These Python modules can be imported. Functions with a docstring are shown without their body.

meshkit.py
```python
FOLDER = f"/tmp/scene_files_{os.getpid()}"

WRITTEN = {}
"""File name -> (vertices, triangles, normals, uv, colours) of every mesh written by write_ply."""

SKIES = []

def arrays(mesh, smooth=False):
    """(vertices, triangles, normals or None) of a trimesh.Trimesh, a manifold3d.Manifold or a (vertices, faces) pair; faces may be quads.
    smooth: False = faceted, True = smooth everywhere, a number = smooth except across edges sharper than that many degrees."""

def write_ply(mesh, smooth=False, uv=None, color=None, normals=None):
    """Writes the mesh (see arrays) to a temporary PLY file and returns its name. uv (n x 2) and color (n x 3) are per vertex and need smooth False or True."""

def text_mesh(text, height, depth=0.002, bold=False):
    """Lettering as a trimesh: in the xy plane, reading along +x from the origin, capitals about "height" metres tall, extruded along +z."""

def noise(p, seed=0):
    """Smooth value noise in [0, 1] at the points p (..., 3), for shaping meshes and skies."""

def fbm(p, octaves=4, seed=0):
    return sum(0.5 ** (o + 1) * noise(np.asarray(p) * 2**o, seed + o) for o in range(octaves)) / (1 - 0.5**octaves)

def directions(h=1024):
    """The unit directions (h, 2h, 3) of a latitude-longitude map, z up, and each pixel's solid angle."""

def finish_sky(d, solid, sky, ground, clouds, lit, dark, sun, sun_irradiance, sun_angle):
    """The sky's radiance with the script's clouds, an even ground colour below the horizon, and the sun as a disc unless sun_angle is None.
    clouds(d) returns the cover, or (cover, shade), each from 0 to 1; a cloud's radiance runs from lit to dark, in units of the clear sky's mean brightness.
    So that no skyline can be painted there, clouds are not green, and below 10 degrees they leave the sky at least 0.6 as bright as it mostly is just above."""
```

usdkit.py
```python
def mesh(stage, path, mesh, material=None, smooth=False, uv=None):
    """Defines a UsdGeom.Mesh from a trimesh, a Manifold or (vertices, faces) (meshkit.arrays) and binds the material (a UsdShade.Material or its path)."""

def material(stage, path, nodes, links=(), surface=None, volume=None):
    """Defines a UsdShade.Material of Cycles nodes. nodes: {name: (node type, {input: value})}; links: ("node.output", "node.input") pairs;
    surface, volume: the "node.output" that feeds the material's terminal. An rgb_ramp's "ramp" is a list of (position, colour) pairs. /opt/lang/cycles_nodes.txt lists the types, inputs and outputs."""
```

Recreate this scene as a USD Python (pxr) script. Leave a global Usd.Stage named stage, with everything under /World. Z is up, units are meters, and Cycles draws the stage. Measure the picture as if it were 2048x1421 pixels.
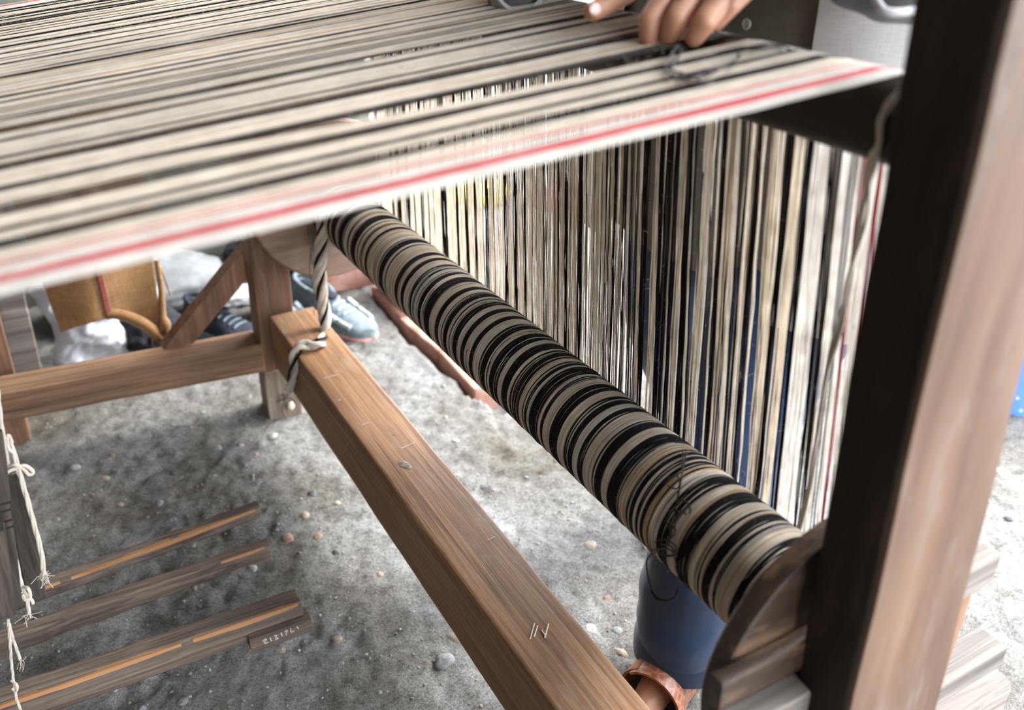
import math, random
import numpy as np
import trimesh, manifold3d as m3, usdkit, meshkit
from pxr import Usd, UsdGeom, UsdLux, UsdShade, Gf, Sdf, Vt

stage = Usd.Stage.CreateInMemory()
UsdGeom.Xform.Define(stage, '/World')
UsdGeom.Scope.Define(stage, '/World/Looks')
rng = np.random.default_rng(7)

# ------------------------------------------------------------------ camera, sky, exposure
CAM = np.array([0.0, 0.0, 1.12])
FPX = 1772.0
PITCH = math.atan2(985, 1772)
HEAD = math.atan2(1147, math.hypot(1772, 985))
cam = UsdGeom.Camera.Define(stage, '/World/camera')
cam.CreateHorizontalApertureAttr(36.0)
cam.CreateVerticalApertureAttr(36.0 * 1421 / 2048)
cam.CreateFocalLengthAttr(36.0 * FPX / 2048)
cam.CreateFStopAttr(3.2)
cam.CreateFocusDistanceAttr(1.22)
cam.CreateClippingRangeAttr((0.02, 200.0))
xf = UsdGeom.Xformable(cam)
xf.AddTranslateOp().Set(Gf.Vec3d(*CAM))
xf.AddRotateZOp().Set(-math.degrees(HEAD))
xf.AddRotateXOp().Set(90 - math.degrees(PITCH))
cam.CreateExposureAttr(1.7)

sky = UsdLux.DomeLight.Define(stage, '/World/sky')
sky.CreateColorAttr(Gf.Vec3f(0.96, 1.0, 1.06))
sky.CreateIntensityAttr(1.25)
sun = UsdLux.DistantLight.Define(stage, '/World/sun')
sun.CreateColorAttr(Gf.Vec3f(1.0, 0.97, 0.92))
sun.CreateIntensityAttr(9.0)
sun.CreateAngleAttr(16.0)
UsdGeom.Xformable(sun).AddTransformOp().Set(Gf.Matrix4d().SetLookAt(Gf.Vec3d(1.0, -0.02, 0.86), Gf.Vec3d(0, 0, 0), Gf.Vec3d(0, 0, 1)).GetInverse())

# ------------------------------------------------------------------ helpers
_c, _s, _ch, _sh = math.cos(PITCH), math.sin(PITCH), math.cos(HEAD), math.sin(HEAD)
def _ray(x, y):
    l = x - 1024.0; u = 710.5 - y; f = FPX * _c + u * _s; v = -FPX * _s + u * _c
    return np.array([l * _ch + f * _sh, -l * _sh + f * _ch, v])
def at(x, y, **k):
    """the point of the place seen at that spot of the photograph, on the plane X=, Y= or Z= or at depth D="""
    d = _ray(x, y); (a, v), = k.items()
    if a == 'D':
        return CAM + d * (v / FPX)
    i = 'XYZ'.index(a)
    return CAM + d * (v - CAM[i]) / d[i]

_used = {}
def numbered(parent, name):
    k = (parent, name); n = _used.get(k, 0); _used[k] = n + 1
    return name if n == 0 else '%s_%03d' % (name, n)
_base = {}
def meta(p, label=None, cat=None, group=None, kind=None):
    for k, v in (('label', label), ('category', cat), ('group', group), ('kind', kind)):
        if v: p.SetCustomDataByKey(k, v)
def thing(name, label, cat, base=(0, 0, 0), group=None, kind=None):
    path = '/World/' + numbered('/World', name)
    x = UsdGeom.Xform.Define(stage, path); x.AddTranslateOp().Set(Gf.Vec3d(*map(float, base)))
    _base[path] = np.asarray(base, float); meta(x.GetPrim(), label, cat, group, kind)
    return path
def part(parent, name, mesh, mat, smooth=40, label=None, kind=None):
    v, f, n = meshkit.arrays(mesh, False)
    path = parent + '/' + numbered(parent, name)
    _base[path] = _base[parent]
    m = usdkit.mesh(stage, path, trimesh.Trimesh(v - _base[parent], f, process=False), mat, smooth=smooth)
    meta(m.GetPrim(), label, None, None, kind)
    return path
def solo(name, mesh, mat, label=None, cat=None, smooth=40, group=None, kind=None):
    v, f, n = meshkit.arrays(mesh, False)
    path = '/World/' + numbered('/World', name)
    b = np.array([*(v.min(0) + v.max(0))[:2] / 2, v[:, 2].min()]) if kind != 'structure' else np.zeros(3)
    m = usdkit.mesh(stage, path, trimesh.Trimesh(v - b, f, process=False), mat, smooth=smooth)
    m.AddTranslateOp().Set(Gf.Vec3d(*b)); _base[path] = b
    meta(m.GetPrim(), label, cat, group, kind)
    return path
cat_ = trimesh.util.concatenate
def unit(v): v = np.asarray(v, float); return v / np.linalg.norm(v)

def spline(pts, n=40):
    """Catmull-Rom through the points"""
    p = np.asarray(pts, float)
    p = np.vstack([2 * p[0] - p[1], p, 2 * p[-1] - p[-2]])
    out, k = [], max(2, n // (len(p) - 3))
    for i in range(1, len(p) - 2):
        t = np.linspace(0, 1, k, endpoint=False)[:, None]
        a, b, c, d = p[i - 1], p[i], p[i + 1], p[i + 2]
        out.append(0.5 * (2 * b + (c - a) * t + (2 * a - 5 * b + 4 * c - d) * t * t + (3 * b - a - 3 * c + d) * t ** 3))
    return np.vstack(out + [p[-2:-1]])

def tubes(P, r, sides=5):
    """P (n, m, 3): n threads of m points each, as one mesh of tubes; r: number, (n,) or (n, m)"""
    P = np.asarray(P, float); n, m, _ = P.shape
    r = np.asarray(r, float)
    r = np.broadcast_to(r[:, None] if r.ndim == 1 else r, (n, m))
    t = np.gradient(P, axis=1); t /= np.linalg.norm(t, axis=2, keepdims=True) + 1e-12
    ref = np.where(np.abs(t[:, :, 1:2]) < 0.9, [0, 1.0, 0], [0, 0, 1.0])
    a = np.cross(t, ref); a /= np.linalg.norm(a, axis=2, keepdims=True) + 1e-12
    b = np.cross(t, a)
    ang = np.arange(sides) * 2 * np.pi / sides
    v = P[:, :, None] + r[:, :, None, None] * (np.cos(ang)[None, None, :, None] * a[:, :, None] + np.sin(ang)[None, None, :, None] * b[:, :, None])
    base = (np.arange(n) * m * sides)[:, None, None]
    i = (np.arange(m - 1) * sides)[None, :, None]; j = np.arange(sides)[None, None, :]; jn = (j + 1) % sides
    q = np.stack(np.broadcast_arrays(base + i + j, base + i + sides + j, base + i + sides + jn, base + i + jn), -1).reshape(-1, 4)
    f = np.vstack([q[:, [0, 1, 2]], q[:, [0, 2, 3]]])
    caps = []
    for k in range(1, sides - 1):
        caps.append(np.stack([base[:, 0, 0], base[:, 0, 0] + k, base[:, 0, 0] + k + 1], 1))
        e = base[:, 0, 0] + (m - 1) * sides
        caps.append(np.stack([e, e + k + 1, e + k], 1))
    return trimesh.Trimesh(v.reshape(-1, 3), np.vstack([f] + caps), process=False)
def tube(pts, r, sides=7, n=40, smooth=True):
    p = spline(pts, n) if smooth else np.asarray(pts, float)
    return tubes(p[None], r if np.ndim(r) == 0 else np.interp(np.linspace(0, 1, len(p)), np.linspace(0, 1, len(r)), r)[None], sides)

def loft(A, B, bev=0.004, n=14, wob=0.0015, seed=0, freq=14.0):
    """A timber: the convex section A (k corners) carried to the section B, rounded corners, n steps, hewn unevenness"""
    A, B = np.asarray(A, float), np.asarray(B, float); k = len(A)
    def sec(Q):
        out = []
        for i in range(k):
            p, q, s = Q[i - 1], Q[i], Q[(i + 1) % k]
            e1, e2 = unit(p - q), unit(s - q)
            out += [q + e1 * bev, q + (e1 + e2) * bev * 0.3, q + e2 * bev]
        return np.array(out)
    a, b = sec(A), sec(B); m = len(a)
    rows = [a * (1 - t) + b * t for t in np.linspace(0, 1, n)]
    ax = unit(B.mean(0) - A.mean(0))
    capa, capb = A.mean(0) + (a - A.mean(0)) * (1 - bev / 0.06) - ax * bev * 0.7, B.mean(0) + (b - B.mean(0)) * (1 - bev / 0.06) + ax * bev * 0.7
    rows = [capa] + rows + [capb]
    V = np.array(rows)
    if wob:
        off = np.stack([meshkit.fbm(V.reshape(-1, 3) * freq + 31.7 * c, 3, seed + c) - 0.5 for c in range(3)], -1).reshape(V.shape)
        off -= (off @ ax)[..., None] * ax
        V = V + off * wob * 2
    R = len(V); v = V.reshape(-1, 3); F = []
    for i in range(R - 1):
        for j in range(m):
            jn = (j + 1) % m
            F += [[i * m + j, (i + 1) * m + j, (i + 1) * m + jn], [i * m + j, (i + 1) * m + jn, i * m + jn]]
    c0, c1 = len(v), len(v) + 1
    v = np.vstack([v, V[0].mean(0), V[-1].mean(0)])
    for j in range(m):
        jn = (j + 1) % m
        F += [[c0, j, jn], [c1, (R - 1) * m + jn, (R - 1) * m + j]]
    t = trimesh.Trimesh(v, F, process=False)
    if t.volume < 0: t.invert()
    return t
def timber(p0, p1, w, h, up=(0, 0, 1), **k):
    p0, p1 = np.asarray(p0, float), np.asarray(p1, float)
    d = unit(p1 - p0); s = unit(np.cross(d, up)); u = np.cross(s, d)
    q = [s * w / 2 + u * h / 2, -s * w / 2 + u * h / 2, -s * w / 2 - u * h / 2, s * w / 2 - u * h / 2]
    return loft([p0 + x for x in q], [p1 + x for x in q], **k)
def revolve(profile, axis_p, axis_d, sides=48):
    """profile [(radius, along)] turned round the axis"""
    d = unit(axis_d); a = unit(np.cross(d, [0, 0, 1] if abs(d[2]) < .9 else [1, 0, 0])); b = np.cross(d, a)
    ang = np.arange(sides) * 2 * np.pi / sides
    V = np.array([[np.asarray(axis_p) + d * z + r * (np.cos(t) * a + np.sin(t) * b) for t in ang] for r, z in profile])
    R = len(profile); F = []
    for i in range(R - 1):
        for j in range(sides):
            jn = (j + 1) % sides
            F += [[i * sides + j, (i + 1) * sides + j, (i + 1) * sides + jn], [i * sides + j, (i + 1) * sides + jn, i * sides + jn]]
    t = trimesh.Trimesh(V.reshape(-1, 3), F, process=False); t.merge_vertices()
    t.update_faces(t.nondegenerate_faces())
    if t.volume < 0: t.invert()
    return t
def blob(center, radii, sub=3, amp=0.1, freq=3.0, seed=0, rot=None):
    m = trimesh.creation.icosphere(sub, 1.0); v = np.array(m.vertices)
    v *= (1 + amp * 2 * (meshkit.fbm(v * freq + seed * 7.3, 3, seed) - .5))[:, None]
    v *= radii
    if rot is not None: v = v @ np.asarray(rot).T
    return trimesh.Trimesh(v + center, m.faces, process=False)
def body(chains, edge=0.012, it=12, lam=0.5):
    """hulls of spheres joined into one skin and smoothed. chains: lists of (point, radius)"""
    parts = []
    for ch in chains:
        for (p, r), (q, s) in zip(ch[:-1], ch[1:]):
            parts.append(m3.Manifold.batch_hull([m3.Manifold.sphere(r, 20).translate(list(map(float, p))), m3.Manifold.sphere(s, 20).translate(list(map(float, q)))]))
    m = m3.Manifold.batch_boolean(parts, m3.OpType.Add).refine_to_length(edge)
    x = m.to_mesh(); t = trimesh.Trimesh(x.vert_properties[:, :3], x.tri_verts, process=True)
    trimesh.smoothing.filter_taubin(t, lamb=lam, nu=lam + .02, iterations=it)
    return t
def rotz(a): c, s = math.cos(a), math.sin(a); return np.array([[c, -s, 0], [s, c, 0], [0, 0, 1]])

# ------------------------------------------------------------------ materials
def mat(name, nodes, links, surface='p.BSDF'):
    return usdkit.material(stage, '/World/Looks/' + name, nodes, links, surface=surface)
def wood(name, dark, mid, light, axis, yaw=0.0, rough=0.7, grain=70.0, spec=0.3, bump=0.35, wear=None, wear_amt=0.5):
    """Old sawn timber; grain runs along the axis ('x', 'y', 'z'), turned by yaw about z"""
    sc = {'x': (2.2, grain, grain), 'y': (grain, 2.2, grain), 'z': (grain, grain, 2.2)}[axis]
    big = {'x': (2.0, 9.0, 9.0), 'y': (9.0, 2.0, 9.0), 'z': (9.0, 9.0, 2.0)}[axis]
    n = {'g': ('geometry', {}), 'r': ('mapping', {'rotation': (0, 0, -yaw)}), 'm': ('mapping', {'scale': sc}), 'mb': ('mapping', {'scale': big}), 'mw_': ('mapping', {'scale': tuple(3.0 * x for x in big)}),
         'n1': ('noise_texture', {'scale': 1.0, 'detail': 5.0, 'roughness': 0.65, 'distortion': 0.6}),
         'n2': ('noise_texture', {'scale': 1.0, 'detail': 4.0, 'roughness': 0.6}),
         'n3': ('noise_texture', {'scale': 1.0, 'detail': 6.0, 'roughness': 0.75}),
         'r1': ('rgb_ramp', {'ramp': [(0.28, dark), (0.5, mid), (0.72, light)]}),
         'r2': ('rgb_ramp', {'ramp': [(0.3, (.55, .55, .55)), (0.7, (1.25, 1.2, 1.15))]}),
         'mul': ('mix_color', {'blend_type': 'multiply', 'fac': 1.0, 'use_clamp': False}),
         'w': ('rgb_ramp', {'ramp': [(0.52, (0, 0, 0)), (0.66, (wear_amt,) * 3)]}),
         'mw': ('mix_color', {'blend_type': 'mix', 'b': wear or light}),
         'b': ('bump', {'strength': bump, 'distance': 0.002}),
         'p': ('principled_bsdf', {'roughness': rough, 'specular_ior_level': spec})}
    l = [('g.position', 'r.vector'), ('r.vector', 'm.vector'), ('r.vector', 'mb.vector'), ('m.vector', 'n1.vector'), ('mb.vector', 'n2.vector'), ('mw_.vector', 'n3.vector'), ('r.vector', 'mw_.vector'),
         ('n1.fac', 'r1.fac'), ('n2.fac', 'r2.fac'), ('r1.color', 'mul.a'), ('r2.color', 'mul.b'), ('n3.fac', 'w.fac'),
         ('w.color', 'mw.fac'), ('mul.result', 'mw.a'), ('mw.result', 'p.base_color'), ('n1.fac', 'b.height'), ('b.normal', 'p.normal')]
    return mat(name, n, l)
def yarn(name, ramp, rough=0.9, sheen=0.3, trans=0.0):
    n = {'g': ('geometry', {}), 'r': ('rgb_ramp', {'ramp': ramp}),
         'm': ('mapping', {'scale': (900, 900, 900)}), 'n': ('noise_texture', {'scale': 1.0, 'detail': 2.0}),
         'n2': ('noise_texture', {'scale': 60.0, 'detail': 3.0}),
         'v': ('rgb_ramp', {'ramp': [(0.3, (.88, .86, .84)), (0.65, (1.02, 1.02, 1.02))]}),
         'x': ('mix_color', {'blend_type': 'multiply', 'fac': 1.0, 'use_clamp': False}),
         'b': ('bump', {'strength': 0.5, 'distance': 0.0006}),
         'p': ('principled_bsdf', {'roughness': rough, 'sheen_weight': sheen, 'sheen_roughness': 0.5, 'specular_ior_level': 0.15})}
    l = [('g.random_per_island', 'r.fac'), ('g.position', 'm.vector'), ('m.vector', 'n.vector'), ('g.position', 'n2.vector'), ('n2.fac', 'v.fac'),
         ('r.color', 'x.a'), ('v.color', 'x.b'), ('x.result', 'p.base_color'), ('n.fac', 'b.height'), ('b.normal', 'p.normal')]
    if not trans: return mat(name, n, l)
    n['t'] = ('translucent_bsdf', {}); n['mx'] = ('mix_closure', {'fac': trans})
    return mat(name, n, l + [('x.result', 't.color'), ('p.BSDF', 'mx.closure1'), ('t.BSDF', 'mx.closure2')], 'mx.closure')
def plain(name, col, col2=None, scale=30.0, rough=0.7, spec=0.3, bump=0.2, bscale=None, sheen=0.0, metallic=0.0, dist=0.002):
    n = {'g': ('geometry', {}), 'n': ('noise_texture', {'scale': scale, 'detail': 5.0, 'roughness': 0.6}), 'nb': ('noise_texture', {'scale': bscale or scale * 4, 'detail': 4.0}),
         'r': ('rgb_ramp', {'ramp': [(0.35, col), (0.65, col2 or col)]}), 'b': ('bump', {'strength': bump, 'distance': dist}),
         'p': ('principled_bsdf', {'roughness': rough, 'specular_ior_level': spec, 'sheen_weight': sheen, 'metallic': metallic})}
    return mat(name, n, [('g.position', 'n.vector'), ('g.position', 'nb.vector'), ('n.fac', 'r.fac'), ('r.color', 'p.base_color'), ('nb.fac', 'b.height'), ('b.normal', 'p.normal')])
def weave(name, col, col2, scale=900.0, rough=0.9, blotch=12.0, sheen=0.2, bump=0.4):
    n = {'g': ('geometry', {}), 'n': ('noise_texture', {'scale': blotch, 'detail': 4.0}),
         'mx': ('mapping', {'scale': (scale * .06, scale * .06, scale)}), 'my': ('mapping', {'scale': (scale, scale, scale * .06)}),
         'nx': ('noise_texture', {'scale': 1.0, 'detail': 2.0}), 'ny': ('noise_texture', {'scale': 1.0, 'detail': 2.0}),
         'a': ('math', {'math_type': 'add'}), 'a2': ('math', {'math_type': 'multiply', 'value2': 0.5}), 'a3': ('math', {'math_type': 'multiply', 'value2': .4}), 'a4': ('math', {'math_type': 'multiply_add', 'value2': .6}),
         'r': ('rgb_ramp', {'ramp': [(0.36, col), (0.62, col2)]}), 'b': ('bump', {'strength': bump, 'distance': 0.001}),
         'p': ('principled_bsdf', {'roughness': rough, 'specular_ior_level': 0.2, 'sheen_weight': sheen})}
    l = [('g.position', 'n.vector'), ('g.position', 'mx.vector'), ('g.position', 'my.vector'), ('mx.vector', 'nx.vector'), ('my.vector', 'ny.vector'), ('nx.fac', 'a.value1'), ('ny.fac', 'a.value2'),
         ('a.value', 'a2.value1'), ('n.fac', 'a3.value1'), ('a2.value', 'a4.value1'), ('a3.value', 'a4.value3'), ('a4.value', 'r.fac'), ('r.color', 'p.base_color'), ('a2.value', 'b.height'), ('b.normal', 'p.normal')]
    return mat(name, n, l)

M = {}
M['rail'] = wood('rail_wood', (0.1045, 0.0491, 0.02196), (0.2239, 0.1211, 0.0604), (0.3134, 0.1899, 0.1044), 'y', rough=.62, grain=110, bump=.5, wear=(.29, .235, .18), wear_amt=.3)
M['far'] = wood('far_wood', (0.0936, 0.0432, 0.0252), (0.1944, 0.1044, 0.0612), (0.2736, 0.1692, 0.1116), 'z', rough=.7, grain=80, wear=(.25, .19, .15), wear_amt=.3)
M['farx'] = wood('far_rail_wood', (0.09, 0.045, 0.02625), (0.2175, 0.1275, 0.075), (0.3075, 0.2025, 0.1275), 'x', yaw=-.12, rough=.75, grain=80, bump=.6, wear=(.08, .05, .035), wear_amt=.5)
M['farend'] = wood('weathered_post_wood', (0.124, 0.093, 0.062), (0.2294, 0.186, 0.1488), (0.2914, 0.2542, 0.217), 'z', rough=.8, grain=70)
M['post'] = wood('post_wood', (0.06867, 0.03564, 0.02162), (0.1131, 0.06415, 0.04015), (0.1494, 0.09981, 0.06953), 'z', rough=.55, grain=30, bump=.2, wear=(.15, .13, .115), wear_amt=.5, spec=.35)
M['postshade'] = wood('shaded_post_wood', (.005, .003, .002), (.011, .0065, .004), (.026, .015, .0095), 'z', rough=.6, grain=40, spec=.2, wear=(.06, .03, .015), wear_amt=.35)  # near-black tone carries the shade on the near post's inner face
M['dark'] = wood('dark_beam_wood', (.006, .0035, .002), (.014, .008, .005), (.03, .018, .011), 'y', rough=.5, grain=40, spec=.3, wear=(.08, .045, .025), wear_amt=.5)
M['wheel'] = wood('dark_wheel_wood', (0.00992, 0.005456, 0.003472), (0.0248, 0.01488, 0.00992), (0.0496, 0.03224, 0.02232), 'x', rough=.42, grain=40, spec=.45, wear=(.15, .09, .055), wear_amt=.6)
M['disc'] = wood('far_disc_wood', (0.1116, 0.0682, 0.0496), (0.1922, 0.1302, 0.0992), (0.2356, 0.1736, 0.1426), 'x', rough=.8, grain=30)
M['grey'] = wood('grey_wood', (0.0675, 0.05625, 0.04875), (0.15, 0.135, 0.1237), (0.255, 0.2325, 0.2175), 'x', rough=.8, grain=60, bump=.5, wear=(.12, .10, .09), wear_amt=.6)
M['tread'] = wood('treadle_wood', (0.0374, 0.02856, 0.02312), (0.0952, 0.0748, 0.06256), (0.1768, 0.1462, 0.1224), 'x', yaw=-.05, rough=.8, grain=140, bump=.9, wear=(.2, .17, .15), wear_amt=.5)
M['worn'] = wood('worn_orange_wood', (0.156, 0.072, 0.03), (0.252, 0.132, 0.06), (0.312, 0.186, 0.096), 'x', yaw=-.05, rough=.6, grain=90)
M['slat'] = wood('slat_wood', (0.0144, 0.01152, 0.0096), (0.0408, 0.03264, 0.02688), (0.0768, 0.0624, 0.0528), 'z', rough=.75, grain=120, bump=.8)
M['cream'] = yarn('cream_yarn', [(0, (.80, .75, .67)), (.35, (.90, .87, .81)), (.7, (.94, .92, .88)), (1, (.95, .945, .93))], trans=.62)
M['tan'] = yarn('tan_yarn', [(0, (.45, .34, .21)), (.5, (.58, .46, .31)), (1, (.66, .55, .41))], trans=.25)
M['brown'] = yarn('dark_yarn', [(0, (.006, .004, .0035)), (.6, (.013, .008, .0065)), (1, (.04, .025, .019))], trans=.08, sheen=.05)
M['mid'] = yarn('grey_brown_yarn', [(0, (.10, .072, .05)), (1, (.22, .17, .125))], trans=.2)
M['red'] = yarn('red_yarn', [(0, (.40, .012, .025)), (1, (.52, .03, .05))], trans=.2)
M['pink'] = yarn('pale_pink_yarn', [(0, (.62, .30, .27)), (1, (.75, .48, .44))], trans=.3)
M['white'] = yarn('white_yarn', [(0, (.80, .78, .75)), (1, (.90, .89, .88))], trans=.62)
M['wound'] = plain('wound_cream_yarn', (.84, .79, .70), (.90, .86, .79), scale=200, rough=1.0, spec=.1)
M['cord'] = yarn('cord_cotton', [(0, (.50, .45, .38)), (1, (.66, .61, .53))])
M['ink'] = yarn('blackish_yarn', [(0, (.02, .013, .012)), (1, (.045, .03, .026))])
M['brick'] = plain('brick_clay', (.27, .13, .095), (.38, .23, .185), scale=22, rough=.95, bump=.7)
M['skin'] = mat('skin', {'g': ('geometry', {}), 'n': ('noise_texture', {'scale': 28.0, 'detail': 4.0}), 'r': ('rgb_ramp', {'ramp': [(.35, (.33, .155, .09)), (.65, (.47, .25, .16))]}),
    'n2': ('noise_texture', {'scale': 420.0, 'detail': 3.0}), 'b': ('bump', {'strength': .18, 'distance': .001}),
    'p': ('principled_bsdf', {'roughness': .5, 'subsurface_weight': .15, 'subsurface_scale': .006, 'subsurface_radius': (1, .35, .2)})},
    [('g.position', 'n.vector'), ('n.fac', 'r.fac'), ('r.color', 'p.base_color'), ('g.position', 'n2.vector'), ('n2.fac', 'b.height'), ('b.normal', 'p.normal')])
M['nail'] = plain('nail', (.62, .42, .36), (.70, .52, .46), rough=.3, bump=0.02, spec=.5)
M['kurta'] = weave('taupe_cotton', (.075, .06, .048), (.125, .105, .085), scale=1100)
M['linen'] = weave('light_linen', (0.3105, 0.2975, 0.2846), (0.4269, 0.414, 0.4076), scale=1000)
M['sleeve'] = weave('grey_sleeve_cloth', (0.054, 0.05625, 0.0585), (0.09, 0.09225, 0.0945), scale=1300)
M['lining'] = weave('sleeve_lining', (0.252, 0.252, 0.258), (0.348, 0.348, 0.354), scale=1300)
M['trouser'] = weave('navy_trouser_cloth', (.005, .015, .042), (.010, .029, .075), scale=1600, sheen=.3)
M['leather'] = mat('brown_croc_leather', {'g': ('geometry', {}), 'm': ('mapping', {'scale': (85, 60, 85)}), 'v': ('voronoi_texture', {'feature': 'distance_to_edge', 'scale': 1.0}),
    'r': ('rgb_ramp', {'ramp': [(0.0, (.42, .2, .12)), (.07, (.30, .11, .06)), (.4, (.19, .065, .035))]}), 'b': ('bump', {'strength': .6, 'distance': .002}), 'p': ('principled_bsdf', {'roughness': .38, 'specular_ior_level': .5})},
    [('g.position', 'm.vector'), ('m.vector', 'v.vector'), ('v.distance', 'r.fac'), ('r.color', 'p.base_color'), ('v.distance', 'b.height'), ('b.normal', 'p.normal')])
M['suede'] = plain('brown_suede', (.21, .09, .045), (.32, .15, .08), rough=.9, scale=60)
M['sole'] = plain('dark_sole', (.03, .025, .02), (.06, .05, .045), rough=.8)
M['button'] = plain('button_horn', (.30, .27, .24), (.38, .35, .32), rough=.4)
M['hair'] = plain('black_hair', (.008, .007, .006), (.02, .016, .014), rough=.5, scale=80)
M['jute'] = weave('jute_sacking', (.13, .066, .024), (.27, .15, .064), scale=500, bump=.9, blotch=9)
M['jute_red'] = weave('red_sack_stripe', (0.11, 0.02, 0.0175), (0.17, 0.0425, 0.03), scale=500)
M['plaster'] = plain('old_plaster', (0.105, 0.1106, 0.0896), (0.1645, 0.168, 0.1435), scale=9, rough=.95, bump=.4)
M['wall'] = plain('shed_wall', (.10, .09, .075), (.16, .145, .12), scale=6, rough=.95)
M['roof'] = plain('shed_roof', (.10, .085, .07), (.17, .14, .11), scale=8, rough=.95)
M['bagwhite'] = plain('white_plastic_sack', (.38, .39, .42), (.52, .54, .58), scale=14, rough=.5, bump=.25)
M['bagblue'] = plain('blue_printed_plastic', (.08, .28, .42), (.45, .60, .68), scale=26, rough=.5)
M['greysack'] = plain('grey_sack', (0.1125, 0.12, 0.1237), (0.1725, 0.18, 0.1837), scale=20, rough=.8)
M['board'] = plain('painted_grey_board', (.22, .23, .22), (.36, .37, .35), scale=12, rough=.75)
M['boardlight'] = plain('pale_board_edge', (.45, .46, .44), (.6, .61, .58), scale=20, rough=.7)
M['blackcloth'] = plain('black_cloth', (.008, .008, .01), (.02, .02, .026), scale=30, rough=.9)
M['shoegrey'] = plain('grey_shoe_canvas', (.085, .11, .125), (.15, .18, .20), scale=60, rough=.8)
M['shoelight'] = plain('pale_shoe_panel', (.22, .26, .275), (.32, .355, .365), scale=60, rough=.7)
M['shoedark'] = plain('dark_shoe_lining', (.008, .010, .016), (.018, .024, .036), scale=50, rough=.9)
M['shoesole'] = plain('shoe_rubber', (.10, .13, .14), (.16, .19, .20), scale=40, rough=.7)
M['shoepink'] = plain('pink_sole_edge', (.55, .27, .25), (.62, .35, .32), scale=40, rough=.7)
M['basket'] = plain('blue_plastic', (.085, .21, .52), (.11, .25, .58), scale=8, rough=.35, spec=.5, bump=.02)
M['scratch'] = plain('bare_scratch', (.48, .38, .29), (.55, .45, .36), rough=.9)
M['chalk'] = plain('chalk', (.42, .40, .37), (.5, .48, .45), rough=1.0)
M['maroon'] = weave('maroon_cloth', (0.08, 0.01, 0.015), (0.15, 0.03, 0.025), scale=700)
M['ochre'] = weave('ochre_cloth', (.5, .36, .06), (.65, .5, .12), scale=700)

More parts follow.
